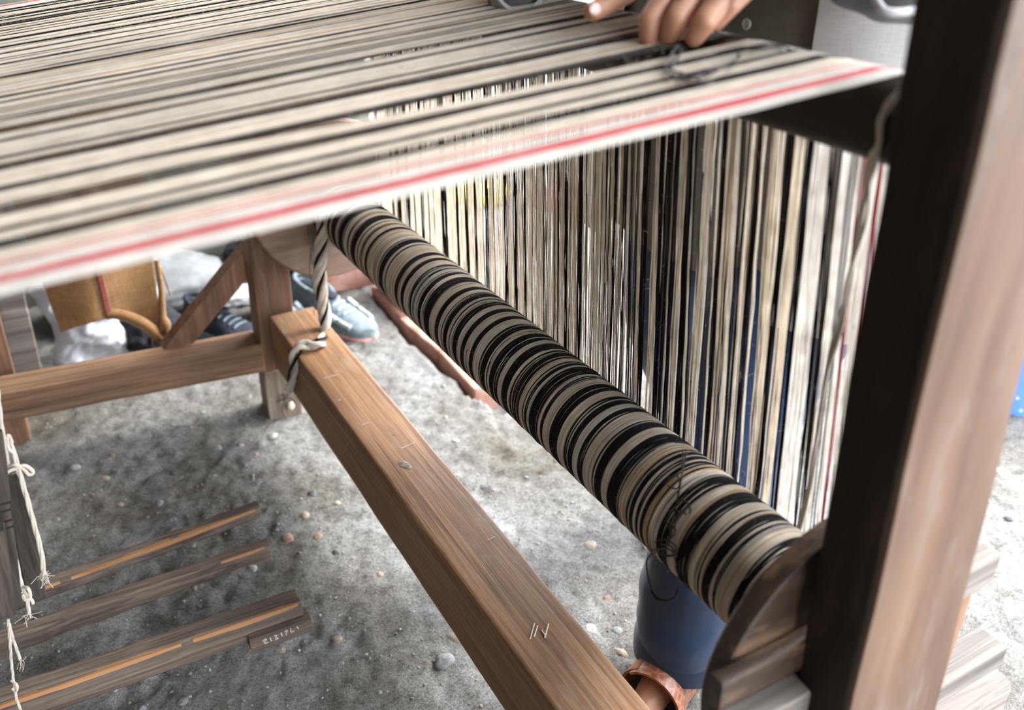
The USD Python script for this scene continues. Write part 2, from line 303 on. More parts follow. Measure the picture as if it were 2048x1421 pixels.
def concrete(name):
    n = {'g': ('geometry', {}),
         'a': ('noise_texture', {'scale': 2.6, 'detail': 6.0, 'roughness': .62, 'distortion': .4}),
         'b': ('noise_texture', {'scale': 46.0, 'detail': 8.0, 'roughness': .72}),
         'c': ('noise_texture', {'scale': 210.0, 'detail': 6.0, 'roughness': .75}),
         'e': ('noise_texture', {'scale': 620.0, 'detail': 3.0, 'roughness': .6}), 're': ('rgb_ramp', {'ramp': [(.36, (.66, .63, .60)), (.5, (1, 1, 1)), (.66, (1.25, 1.25, 1.25))]}), 'm4': ('mix_color', {'blend_type': 'multiply', 'fac': 1.0, 'use_clamp': False}),
         'v': ('voronoi_texture', {'scale': 60.0, 'feature': 'f1', 'detail': 2.0, 'roughness': .7}),
         'ra': ('rgb_ramp', {'ramp': [(.34, (.100, .090, .077)), (.5, (.155, .150, .142)), (.64, (.190, .191, .190))]}),
         'rb': ('rgb_ramp', {'ramp': [(.33, (.60, .57, .53)), (.48, (1, 1, 1)), (.64, (1.2, 1.2, 1.2))]}),
         'rc': ('rgb_ramp', {'ramp': [(.36, (.60, .57, .53)), (.5, (1, 1, 1)), (.64, (1.28, 1.28, 1.28))]}),
         'rv': ('rgb_ramp', {'ramp': [(.0, (.86, .84, .80)), (.4, (1.05, 1.05, 1.05))]}),
         'm1': ('mix_color', {'blend_type': 'multiply', 'fac': 1.0, 'use_clamp': False}), 'm2': ('mix_color', {'blend_type': 'multiply', 'fac': 1.0, 'use_clamp': False}), 'm3': ('mix_color', {'blend_type': 'multiply', 'fac': 1.0, 'use_clamp': False}),
         'h1': ('math', {'math_type': 'multiply_add', 'value2': 1.0}), 'h2': ('math', {'math_type': 'multiply', 'value2': .5}),
         'bp': ('bump', {'strength': .9, 'distance': .006}),
         'p': ('principled_bsdf', {'roughness': .95, 'specular_ior_level': .2})}
    l = [('g.position', x + '.vector') for x in 'abcve'] + [('a.fac', 'ra.fac'), ('b.fac', 'rb.fac'), ('c.fac', 'rc.fac'), ('v.distance', 'rv.fac'), ('ra.color', 'm1.a'), ('rb.color', 'm1.b'), ('m1.result', 'm2.a'), ('rc.color', 'm2.b'),
         ('m2.result', 'm3.a'), ('rv.color', 'm3.b'), ('m3.result', 'm4.a'), ('e.fac', 're.fac'), ('re.color', 'm4.b'), ('m4.result', 'p.base_color'), ('c.fac', 'h2.value1'), ('b.fac', 'h1.value1'), ('h2.value', 'h1.value3'), ('h1.value', 'bp.height'), ('bp.normal', 'p.normal')]
    return mat(name, n, l)
M['concrete'] = concrete('rough_concrete')
STONES = [plain('stone_grey', (.13, .135, .14), (.22, .225, .225), scale=160, rough=.9, bump=.6), plain('stone_tan', (.19, .155, .115), (.27, .23, .185), scale=160, rough=.9, bump=.6), plain('stone_red', (.17, .10, .075), (.23, .155, .12), scale=160, rough=.9, bump=.6), plain('stone_dark', (.06, .062, .066), (.10, .104, .108), scale=160, rough=.9, bump=.6), plain('stone_pale', (.25, .24, .22), (.33, .32, .305), scale=160, rough=.9, bump=.6)]

# ------------------------------------------------------------------ the setting
def slab_edge(y): return .80 + .012 * np.sin(y * 9) + .03 * (meshkit.noise(np.stack([y * 14, y * 0, y * 0], -1), 5) - .5)
def floor_h(x, y):
    p = np.stack([x, y, np.zeros_like(x)], -1)
    h = .018 * (meshkit.fbm(p * 5.5, 4, 3) - .5) + .011 * (meshkit.fbm(p * 38, 3, 9) - .5)
    pit = meshkit.fbm(p * 24, 3, 21)
    h -= .022 * np.clip(pit - .60, 0, 1) * 1.3
    out = np.clip((x - slab_edge(y)) / .012, 0, 1) * np.clip((y - 1.36) / .05, 0, 1)
    return h - .006 - .045 * out * out * (3 - 2 * out)
xs, ys = np.arange(-.75, 2.3, .008), np.arange(.15, 2.85, .008)
gx, gy = np.meshgrid(xs, ys, indexing='ij'); gz = floor_h(gx, gy)
ii = np.arange(len(xs) * len(ys)).reshape(len(xs), len(ys))
q = np.stack([ii[:-1, :-1], ii[1:, :-1], ii[1:, 1:], ii[:-1, 1:]], -1).reshape(-1, 4)
FLOOR = solo('floor', (np.stack([gx, gy, gz], -1).reshape(-1, 3), q), M['concrete'], 'rough grey concrete floor with embedded pebbles under the loom', smooth=True, kind='structure')
def fh(x, y): return float(floor_h(np.array([float(x)]), np.array([float(y)]))[0])
g = trimesh.creation.box([30, 30, .02]); g.apply_translation([6, 4, -.085])
solo('ground', g, M['concrete'], 'pale rough ground outside the shed', kind='structure')
def slab(name, lo, hi, m, label):
    b = trimesh.creation.box(np.subtract(hi, lo)); b.apply_translation(np.add(lo, hi) / 2)
    return solo(name, b, m, label, smooth=False, kind='structure')
slab('wall_back', (-2.3, 2.69, -.1), (1.0, 2.84, 2.5), M['plaster'], 'old greenish grey plaster wall behind the loom')
slab('wall_left', (-2.45, -1.6, -.1), (-2.3, 2.95, 2.5), M['wall'], 'dark wall at the inner side of the shed')
slab('ceiling', (-2.45, -1.6, 2.5), (1.6, 2.95, 2.6), M['roof'], 'dark roof above the loom')
slab('added_shade_wall', (-2.45, -1.75, -.1), (-0.1, -1.6, 2.5), M['wall'], 'added unseen dark wall behind the camera that keeps light off the left side')  # added out of view to darken the post's inner face and left floor

# pebbles sunk in the floor
def stone(c, r, seed):
    q = rng.random(3)
    return blob(c, (r * (.8 + .5 * q[0]), r * (.7 + .4 * q[1]), r * (.45 + .25 * q[2])), 2, .30, 1.6, seed, rotz(rng.random() * 6.3))
spots = [(1130, 1285, .017, 0), (1180, 1262, .013, 4), (1240, 1305, .011, 1), (1235, 1262, .012, 0), (920, 1275, .016, 1), (890, 1325, .02, 0), (635, 1075, .012, 2), (575, 1080, .013, 2), (672, 1105, .010, 3), (625, 992, .012, 3),
         (610, 1035, .011, 1), (1180, 1090, .012, 1), (1340, 1130, .01, 2), (965, 970, .01, 3), (1000, 1062, .008, 4), (760, 1150, .007, 1), (340, 975, .006, 2), (510, 905, .007, 1), (430, 895, .012, 0), (545, 870, .010, 4), (150, 935, .012, 4), (210, 960, .009, 1), (560, 1300, .010, 1), (505, 1135, .009, 4), (700, 1240, .008, 0), (1215, 1195, .007, 2), (320, 1010, .010, 0), (240, 1010, .008, 1), (600, 900, .009, 0), (1960, 1000, .014, 0), (2020, 1040, .012, 3), (1990, 940, .01, 4)]
for k, (px, py, r, c) in enumerate(spots):
    p = at(px, py, Z=-.006); z = fh(p[0], p[1])
    part(FLOOR, 'pebble', stone((p[0], p[1], z - r * .22), r, k), STONES[c], smooth=True)
k = 0
while k < 90:
    x, y = rng.uniform(-.3, 1.2), rng.uniform(.75, 1.9)
    if x > .78 and y > 1.36: continue
    r = .0035 + .006 * rng.random() ** 2
    part(FLOOR, 'pebble', stone((x, y, fh(x, y) - r * .15), r, 100 + k), STONES[int(rng.choice(5, p=[.3, .25, .12, .13, .2]))], smooth=True); k += 1
grit = []
ico = trimesh.creation.icosphere(0, 1.0)
for k in range(3500):
    x, y = rng.uniform(-.4, 1.3), rng.uniform(.6, 2.1)
    if x > .78 and y > 1.36: continue
    r = .0012 + .002 * rng.random() ** 2
    v = np.array(ico.vertices) * (r * rng.uniform(.7, 1.3, 3) * [1, 1, .7])
    grit.append(trimesh.Trimesh(v + [x, y, 0], ico.faces, process=False))
grit_xy = np.array([g_.vertices.mean(0)[:2] for g_ in grit]); grit_z = floor_h(grit_xy[:, 0], grit_xy[:, 1])
for g_, z in zip(grit, grit_z): g_.apply_translation([0, 0, z + .0004])
for j, m in enumerate((STONES[0], STONES[1], STONES[4])):
    part(FLOOR, 'grit', cat_(grit[j::3]), m, smooth=False, kind='stuff')

# bricks lying in the gap beside the slab
def brick_mesh(c, size, ang, seed):
    w, l, h = size
    q = np.array([[-w / 2, 0, -h / 2], [w / 2, 0, -h / 2], [w / 2, 0, h / 2], [-w / 2, 0, h / 2]])
    m = loft(q + [0, -l / 2, 0], q + [0, l / 2, 0], bev=.006, n=10, wob=.0035, seed=seed, freq=22)
    m.apply_transform(trimesh.transformations.rotation_matrix(ang, [0, 0, 1])); m.apply_translation(c); return m
blabels = ['red brick beside the concrete slab, nearest of the three in the gap', 'red brick beside the concrete slab, middle one of the three in the gap', 'red brick in the gap beside the slab, at the bottom of the brick pile']
for k, (x, y, a) in enumerate([(.872, 1.735, -.05), (.868, 1.965, .06), (.872, 2.20, -.02)]):
    solo('brick', brick_mesh((x, y, -.045 + .024), (.105, .215, .07), a, 40 + k), M['brick'], blabels[k], 'brick', group='bricks beside the concrete slab')
solo('brick', brick_mesh((.895, 2.185, .052), (.105, .215, .07), .12, 50), M['brick'], 'red brick lying on top of another brick behind the grey shoe', 'brick', group='bricks beside the concrete slab')
solo('brick', brick_mesh((.79, 2.40, .066), (.105, .215, .14), 1.45, 51), M['brick'], 'dark red brick standing on edge behind the far end of the roller', 'brick', group='bricks beside the concrete slab')

# ------------------------------------------------------------------ the loom frame
LF = thing('loom_frame', 'heavy old brown timber loom frame of posts and rails standing on the concrete floor', 'loom frame', (.45, .33, 0))
# near post: leaning slightly, seen close on the right
c0 = at(1865, 652, X=.48); dn = np.array([.026, -.014, -1.0])
post_w, post_d = .128, .052
foot = c0 + dn * (c0[2] + .02); head_ = c0 + dn * (c0[2] - 1.75)
def sec(p, w0, d): return [p, p + [w0, 0, 0], p + [w0, d, 0], p + [0, d, 0]]
part(LF, 'near_post', loft(sec(foot, .160, .050), sec(head_, .062, .062), bev=.004, n=40, wob=.0022, seed=3, freq=9), M['postshade'], label='near brown post, the shade of its inner face painted in dark')
part(LF, 'lit_outer_face', loft(sec(foot + [.002, -.0035, 0], .156, .006), sec(head_ + [.002, -.0035, 0], .058, .006), bev=.0015, n=40, wob=.0022, seed=3, freq=9), M['post'], label='lit outer face of the near post, its light painted as paler wood')  # thin pale slab: light on this face is put into its colour
part(LF, 'bearing_bar', timber((.398, .3585, .5165), (.62, .3585, .5165), .0165, .034, bev=.003, n=8, wob=.001, seed=5), M['wheel'])
part(LF, 'bearing_plank', timber((.36, .349, .444), (.62, .349, .444), .026, .086, bev=.004, n=10, wob=.0015, seed=6), M['grey'])
part(LF, 'tenon', timber((.55, .379, .475), (.782, .379, .475), .04, .042, bev=.003, n=8, wob=.001, seed=7), M['grey'])
part(LF, 'upright', timber((.735, .380, .0), (.735, .380, .455), .05, .036, up=(0, 1, 0), bev=.003, n=10, wob=.001, seed=8), M['far'])
part(LF, 'tenon', timber((.55, .385, .285), (.885, .385, .285), .04, .034, bev=.003, n=8, wob=.001, seed=9), M['grey'])
part(LF, 'foot_block', loft([(.42, .385, -.01), (.42, .49, -.01), (.42, .49, .15), (.42, .385, .15)], [(1.0, .39, -.01), (1.0, .485, -.01), (1.0, .485, .15), (1.0, .39, .15)], bev=.012, n=14, wob=.003, seed=10), M['grey'])
# stretcher rail that runs from the far post towards the camera
zt = .265
A = [at(549, 631, Z=zt), at(612, 623, Z=zt)]
A[0][1] = A[1][1] = 1.745; A[0][0], A[1][0] = .386, .487
E_ = .30
part(LF, 'stretcher_rail', loft([(.386, 1.745, zt), (.487, 1.745, zt), (.480, 1.745, .135), (.386, 1.745, .135)], [(.384, E_, zt), (.484, E_, zt), (.478, E_, .135), (.384, E_, .135)], bev=.005, n=60, wob=.002, seed=12, freq=8), M['rail'], label='pale brown stretcher rail')
# far side
FX = -.12
part(LF, 'far_post', loft([(.360, 1.78, -.02), (.437, 1.772, -.02), (.437, 1.84, -.02), (.362, 1.85, -.02)], [(.392, 1.78, .98), (.474, 1.772, .98), (.474, 1.84, .98), (.392, 1.85, .98)], bev=.004, n=24, wob=.0015, seed=14), M['far'], label='far reddish brown post')
part(LF, 'far_post_foot', loft([(.357, 1.771, -.02), (.434, 1.763, -.02), (.434, 1.80, -.02), (.359, 1.80, -.02)], [(.361, 1.771, .112), (.438, 1.763, .112), (.438, 1.80, .112), (.361, 1.80, .112)], bev=.004, n=8, wob=.001, seed=15), M['farend'], label='pale weathered foot of the far post')
part(LF, 'far_side_rail', loft([(-.75, 1.895, .186), (-.75, 1.975, .186), (-.75, 1.975, .12), (-.75, 1.895, .12)], [(.365, 1.775, .186), (.365, 1.86, .186), (.365, 1.86, .118), (.365, 1.775, .118)], bev=.004, n=40, wob=.002, seed=16), M['farx'], label='far side rail with rough orange-brown face')
part(LF, 'brace', loft([at(325, 702, Y=1.86), at(385, 690, Y=1.86), at(385, 690, Y=1.86) + [0, .045, 0], at(325, 702, Y=1.86) + [0, .045, 0]], [at(500, 485, Y=1.86), at(520, 530, Y=1.86), at(520, 530, Y=1.86) + [0, .045, 0], at(500, 485, Y=1.86) + [0, .045, 0]], bev=.004, n=14, wob=.0015, seed=17), M['far'], label='slanting brace')
cp = at(30, 748, Z=.186)
part(LF, 'corner_post', loft([(-.22, 1.95, -.02), (-.128, 1.95, -.02), (-.128, 2.02, -.02), (-.22, 2.02, -.02)], [(-.185, 1.95, .94), (-.09, 1.95, .94), (-.09, 2.02, .94), (-.185, 2.02, .94)], bev=.004, n=16, wob=.0015, seed=18), M['far'])
part(LF, 'corner_post', timber((-.26, .33, -.02), (-.26, .33, .94), .08, .07, up=(0, 1, 0), bev=.004, n=12, wob=.0015, seed=19), M['post'])
part(LF, 'beam_arm', timber((.40, 1.80, .955), (.62, 1.80, .955), .05, .05, bev=.004, n=6, wob=.001, seed=20), M['far'])
part(LF, 'bearing_block', timber((.44, 1.812, .48), (.64, 1.812, .48), .05, .10, bev=.004, n=6, wob=.001, seed=21), M['far'])
# scratched carpenter's marks on the rail: two strokes, then one leaning stroke
def stroke(pts, w, lift=.0006):
    P = np.array([at(*p, Z=zt) for p in pts]) + [0, 0, lift]
    return tube(P, w, 5, 8, smooth=len(P) > 2)
marks = [[(1069, 1248), (1060, 1280)], [(1075, 1253), (1068, 1275)], [(1097, 1249), (1089, 1278)], [(1083, 1262), (1092, 1276)]]
part(LF, 'carved_mark', cat_([stroke(m, .0009) for m in marks]), M['scratch'], kind='stuff')
part(LF, 'scratch', cat_([stroke(m, .0006) for m in ([(648, 757), (676, 750)], [(722, 851), (738, 846)], [(802, 898), (830, 886)], [(783, 869), (792, 872)], [(975, 1082), (990, 1074)], [(676, 802), (682, 800)])]), M['chalk'], kind='stuff')
# knot in the rail
kn = at(808, 930, Z=zt)
part(LF, 'knot', blob(kn + [0, 0, -.0045], (.013, .021, .006), 2, .2, 2.5, 4, rotz(.25)), plain('knot_wood', (.12, .09, .065), (.28, .22, .17), scale=120, bump=.8), smooth=True)

# ------------------------------------------------------------------ back beam, front beam
BX, BZ, BR = .56, .957, .0318
BB = thing('back_beam', 'dark polished round beam the warp bends over, held by the near post', 'loom beam', (BX, .35, BZ - BR))
prof = [(0, 0), (BR * .9, 0), (BR, .006)] + [(BR * (1 + .012 * math.sin(k * 1.7)), .05 * k) for k in range(1, 29)] + [(BR * .92, 1.44), (0, 1.445)]
part(BB, 'beam', revolve(prof, (BX, .362, BZ), (0, 1, 0), 40), M['dark'], smooth=50)
FB = thing('front_beam', 'round wooden beam at the left end of the warp', 'loom beam', (-.27, .3, .86))
part(FB, 'beam', revolve([(0, 0), (.035, 0), (.035, 1.66), (0, 1.66)], (-.27, .3, .905 - .035), (0, 1, 0), 32), M['far'])

# ------------------------------------------------------------------ warp: top sheet
TR = .00068           # yarn radius
SK = .127             # the warp runs a little askew of the beams
def ytop(v, x): return v + SK * (.55 - x)
def ztop(x): return .9905 - .116 * (.55 - x)
def vtop(px, py):
    d = _ray(px, py); t = ((.9905 - .116 * .55) - CAM[2]) / (d[2] - .116 * d[0]); q_ = CAM + d * t
    return q_[1] - SK * (.55 - q_[0])
# colour bands read off the photograph down one line across the warp, near edge last (pixel row, yarn)
c1 = lambda y: y / 5.68
c2 = lambda y: 230 + y / 5.267
rows = []
src = [(0, 'd'), (10, 'w'), (26, 'd'), (36, 'w'), (68, 'd'), (84, 'w'), (104, 'd'), (116, 'w'), (144, 'd'), (158, 'w'), (168, 'd'), (184, 'w'), (216, 'd'), (236, 'w'), (268, 'n'), (276, 'w'), (288, 'd'), (300, 'w'), (322, 'm'), (334, 'w'), (343, 'd'), (350, 'w'), (372, 'm'), (382, 'w'), (402, 'n'), (450, 'w'), (456, 'm'), (466, 'd'), (490, 'c'), (546, 'd'), (558, 'c'), (620, 'm'), (630, 'c'), (650, 'm'), (660, 'c'), (674, 'd'), (690, 'c'), (712, 'm'), (720, 'c'), (740, 'd'), (750, 'c'), (796, 'n'), (824, 'c'), (834, 'd'), (848, 'w'), (898, 'n'), (922, 'w'), (938, 'm'), (944, 'w'), (980, 'd'), (990, 'w'), (1036, 'k'), (1066, 'd'), (1084, 'w'), (1136, 'd'), (1166, 'w'), (1266, 'm'), (1276, 'w'), (1318, 'd'), (1352, 'w'), (1398, 'k')]
rows += [(c1(y), k) for y, k in src]
src = [(130, 'd'), (160, 'w'), (210, 'c'), (298, 'd'), (312, 'k'), (355, 'k'), (396, 'd'), (416, 'w'), (428, 'w'), (455, 'd'), (472, 'w'), (556, 'k'), (602, 'w'), (722, 'd'), (764, 'w'), (868, 'k'), (928, 'd'), (946, 'w'), (1068, 'p'), (1098, 'W'), (1203, 'r'), (1270, 'W')]
rows += [(c2(y), k) for y, k in src] + [(c2(1385), None)]
bands = [(vtop(400, y0), vtop(400, y1), k) for (y0, k), (y1, _) in zip(rows[:-1], rows[1:])]
vfar = bands[0][0]
bands = [b for b in bands]
# beyond the top of the frame the stripes go on to the far red border
v = vfar; seq = []
while v < 1.50:
    w = rng.uniform(.004, .013); seq.append((v + w, v, rng.choice(['w', 'd', 'w', 'm', 'd', 'c']))); v += w
seq += [(1.505, v, 'w'), (1.512, 1.505, 'p'), (1.545, 1.512, 'W'), (1.553, 1.545, 'r'), (1.563, 1.553, 'W')]
bands = seq[::-1] + bands
WARP = thing('warp_sheet', 'striped cream, brown and red warp stretched over the beam and hanging behind the roller', 'warp yarn', (BX, .45, .5))
PICK = {'w': ['cream'], 'c': ['cream', 'cream', 'cream', 'tan'], 't': ['tan'], 'd': ['brown'], 'k': ['mid', 'brown', 'mid', 'brown'], 'm': ['cream', 'cream', 'brown'], 'n': ['brown', 'brown', 'cream'], 'W': ['white'], 'r': ['red'], 'p': ['pink', 'white', 'pink'], 'g': []}
PITCH_Y = .00152
def over_beam(vv, jz, n1=22):
    """the path of one warp yarn: along the sheet, over the beam, down its back"""
    xs_ = np.linspace(-.29, .552, n1)
    th = np.radians(np.linspace(88, -6, 9)); R = BR + TR * 1.1
    X = np.concatenate([xs_, BX + R * np.cos(th)]); Z = np.concatenate([ztop(xs_), BZ + R * np.sin(th)])
    Y = ytop(vv, np.minimum(X, .56))
    return np.stack([X, Y, Z], -1)
GAP0, GAP1 = .5765, .602
nb = 0
for hi, lo, kind in bands:
    lo, hi = min(lo, hi), max(lo, hi)
    if hi > GAP0 and lo < GAP1:      # the slit between two groups of yarn
        if lo >= GAP0: lo = GAP1
        if hi <= GAP1: hi = GAP0
    n = max(1, int(round((hi - lo) / PITCH_Y)))
    if hi <= lo or not PICK[kind]: continue
    vs = lo + (np.arange(n) + .5) * (hi - lo) / n
    dens = .93 if lo > .62 else .90
    if kind in 'dk' and lo < .62: dens = .86
    if kind == 'r': dens = 1.0
    if .54 < lo < .62: dens = .97
    fat = {'r': 1.28, 'W': 1.12}.get(kind, 1.12 if .54 < lo < .62 else 1.0)
    groups = {}
    for vv in vs:
        if rng.random() > dens: continue
        p = over_beam(vv + rng.normal(0, .00025), 0)
        wav = np.cumsum(rng.normal(0, .00012, len(p))); wav -= np.linspace(0, wav[-1], len(p))
        p[:, 1] += wav; p[:22, 2] += rng.normal(0, .0007) * np.sin(np.linspace(0, np.pi, 22)) + rng.normal(0, .00015, 22)
        if GAP0 > vv > GAP0 - .03:
            t_ = np.clip((p[:, 0] - .06) / .26, 0, 1); p[:, 1] += (GAP1 - GAP0) * (vv - GAP0 + .03) / .03 * (1 - t_ * t_ * (3 - 2 * t_)) * .95
        groups.setdefault(str(rng.choice(PICK[kind])), []).append(p)
    for mname, ps in groups.items():
        lab = {'red': 'red yarn stripe', 'pink': 'faint pink yarn stripe'}.get(mname)
        part(WARP, 'yarn_band', tubes(np.array(ps), TR * fat * rng.uniform(.92, 1.12, len(ps)), 5), M[mname], smooth=True, label=lab)

# ------------------------------------------------------------------ warp: hanging sheet behind the roller
RX, RZ, RR = .56, .4803, .0613
XT, XB = BX + BR + TR, RX + RR + .0004
def hang_path(Ym, zm, s, n=12):
    z = np.linspace(BZ - .004, RZ - .012, n)
    x = XT + (XB - XT) * (BZ - z) / (BZ - RZ)
    return np.stack([x, Ym + (z - zm) * s, z], -1)
H1 = [(500, 'd'), (552, 'w'), (615, 'd'), (636, 'w'), (728, 'd'), (778, 'w'), (845, 'd'), (859, 'w'), (930, 'd'), (940, 'w'), (1062, 'd'), (1102, 'k'), (1150, 'w'), (1293, 'd'), (1337, 'w'), (1443, 'd'), (1462, 'k'), (1492, 'w'), (1583, 'd'), (1612, 'k'), (1630, 'w'), (1728, 'd'), (1782, 'w'), (1838, 'n'), (1902, 'w'), (1942, 'd'), (1950, 'w')]
H2 = [(8, 'd'), (62, 'w'), (106, 'n'), (172, 'w'), (207, 'd'), (215, 'w'), (296, 'd'), (347, 'w'), (432, 'd'), (492, 'w'), (578, 'd'), (620, 'w'), (704, 'd'), (722, 'w'), (745, 'n'), (778, 'w'), (868, 'n'), (916, 'w'), (930, 'd'), (938, 'w'), (1037, 'd'), (1045, 'c'), (1100, 'd'), (1116, 'w'), (1197, 'd'), (1242, 'w'), (1276, 'd'), (1282, 'w'), (1388, 't'), (1405, 'd'), (1462, 'w'), (1520, 'm'), (1572, 'n'), (1634, 'w'), (1738, 'd'), (1752, 'w'), (1802, 'd'), (1823, 'w'), (1852, 'd'), (1866, 'c'), (1908, 'n'), (1975, 'c')]
H3 = [(300, 'd'), (368, 'c'), (400, 'm'), (462, 'g'), (485, 'w'), (503, 'd'), (548, 'm'), (612, 'd'), (700, 'g'), (765, 'c'), (800, 'm'), (852, 'd'), (908, 'w'), (922, 'd'), (1022, 'm'), (1066, 'd'), (1118, 'c'), (1226, 'd'), (1324, 'w'), (1355, 'd'), (1380, 'g'), (1455, 'w'), (1466, 'd'), (1478, 'c'), (1610, 'd'), (1630, 'g'), (1695, 'w'), (1730, 'd'), (1760, 'g'), (1800, 'm')]
H4 = [(40, 'c'), (108, 'd'), (122, 'm'), (250, 'd'), (292, 'w'), (306, 'd'), (338, 'c'), (432, 'd'), (500, 'g'), (518, 'w'), (545, 'g'), (636, 'c'), (752, 'g'), (765, 'w'), (806, 'd'), (916, 'w'), (1078, 'n'), (1190, 'W'), (1440, 'd'), (1470, 'k'), (1590, 'W'), (1728, 'd'), (1790, 'W'), (1862, 'r'), (1905, 'W'), (1975, 'p'), (1990, 'W')]
ent = [(740 + x / 7.877, 450, k) for x, k in H1 if x < 1960] + [(960 + x / 7.314, 520, k) for x, k in H2] + [(1200 + x / 7.314, 500, k) for x, k in H3 if x < 1760] + [(1440 + x / 6.827, 510, k) for x, k in H4] + [(1746, 510, 'r'), (1758, 510, 'W'), (1775, 510, None)]
ent.sort(key=lambda e: e[0])
pts = [(at(x, y, X=.607), k) for x, y, k in ent]
far_y = pts[0][0][1]
yy = far_y
first = []
while yy < 1.60:
    w = rng.uniform(.006, .016); first.append((yy + w, yy, pts[0][0][2], str(rng.choice(['w', 'd', 'w', 'm'])))); yy += w
first += [(yy + .02, yy, pts[0][0][2], 'W'), (yy + .028, yy + .02, pts[0][0][2], 'r'), (yy + .036, yy + .028, pts[0][0][2], 'W')]
segs = first[::-1] + [(a[0][1], b[0][1], a[0][2], a[1]) for a, b in zip(pts[:-1], pts[1:])]
for hi, lo, zm, kind in segs:
    lo, hi = min(lo, hi), max(lo, hi)
    if not PICK[kind] or hi - lo < 2e-4: continue
    n = max(1, int(round((hi - lo) / .00142)))
    groups = {}
    ds = rng.normal(0, .008)
    for k in range(n):
        if rng.random() > ((.93 if kind in 'wWcr' else .85) if lo < 1.0 else (.80 if kind in 'wWcm' else .85)): continue
        Y = lo + (k + .5) * (hi - lo) / n + rng.normal(0, .0002)
        p = hang_path(Y, zm, .048 - .25 * (Y - .45) / 1.2 + ds + rng.normal(0, .0015))
        p[1:-1, 1] += rng.normal(0, .00025, len(p) - 2); p[1:-1, 0] += rng.normal(0, .0005, len(p) - 2)
        groups.setdefault(str(rng.choice(PICK[kind])), []).append(p)
    for mname, ps in groups.items():
        part(WARP, 'yarn_band', tubes(np.array(ps), (.00075 if lo < 1.0 else .00068) * rng.uniform(.9, 1.12, len(ps)), 5), M[mname], smooth=True, label={'red': 'red yarn stripe', 'pink': 'faint pink yarn stripe'}.get(mname))
# fluff standing off the yarn
def fuzz(parent, P, L, name='yarn_fluff', m='fluff'):
    P = np.asarray(P); n = len(P)
    d = rng.normal(0, 1, (n, 3)); d /= np.linalg.norm(d, axis=1, keepdims=True)
    e = rng.normal(0, 1, (n, 3)) * .5
    l = L * rng.uniform(.4, 1.3, n)[:, None]
    pp = np.stack([P - _base[parent], P - _base[parent] + d * l * .5, P - _base[parent] + (d + e) * l], 1)
    path = parent + '/' + numbered(parent, name)
    c = UsdGeom.BasisCurves.Define(stage, path)
    c.CreateTypeAttr('linear'); c.CreateCurveVertexCountsAttr([3] * n); c.CreatePointsAttr(Vt.Vec3fArray.FromNumpy(pp.reshape(-1, 3).astype(np.float32)))
    c.CreateWidthsAttr([.00013]); c.SetWidthsInterpolation('constant')
    UsdShade.MaterialBindingAPI.Apply(c.GetPrim()).Bind(M[m]); meta(c.GetPrim(), None, None, None, 'stuff')
M['fluff'] = plain('fluff', (.5, .45, .38), (.6, .55, .48), rough=1)
M['darkfluff'] = plain('dark_fluff', (.10, .08, .065), (.16, .13, .11), rough=1)
n = 5000; x = rng.uniform(-.1, .55, n)
fuzz(WARP, np.stack([x, ytop(rng.uniform(.43, 1.56, n), x), ztop(x) + TR], -1), .005)
n = 1500; t = rng.random(n)
fuzz(WARP, np.stack([XT + (XB - XT) * t - TR, rng.uniform(.45, 1.6, n), BZ + (RZ - BZ) * t], -1), .006)

# ------------------------------------------------------------------ the roller with wound yarn
ROLL = thing('warp_roller', 'horizontal roller wound full of black and cream striped yarn, between two wooden discs', 'yarn roller', (RX, .36, RZ - .15))
part(ROLL, 'core', revolve([(0, 0), (.0470, 0), (.0470, 1.36), (0, 1.36)], (RX, .392, RZ), (0, 1, 0), 48), M['dark'], smooth=50)
part(ROLL, 'under_layer', revolve([(.047, 0), (.0597, 0), (.0597, 1.352), (.047, 1.352), (.047, 0)], (RX, .392, RZ), (0, 1, 0), 64), M['wound'], smooth=50, label='lower layers of wound cream yarn')
WR = .150
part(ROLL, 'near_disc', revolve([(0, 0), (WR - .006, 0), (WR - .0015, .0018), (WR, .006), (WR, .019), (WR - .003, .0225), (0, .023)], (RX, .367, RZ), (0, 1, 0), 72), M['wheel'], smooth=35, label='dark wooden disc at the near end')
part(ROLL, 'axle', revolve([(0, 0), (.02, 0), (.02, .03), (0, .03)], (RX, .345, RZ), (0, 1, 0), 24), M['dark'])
part(ROLL, 'far_disc', revolve([(0, 0), (.168, 0), (.173, .004), (.173, .024), (.169, .028), (0, .028)], (.550, 1.747, .497), (0, 1, 0), 72), M['disc'], smooth=35, label='pale brown wooden disc at the far end')
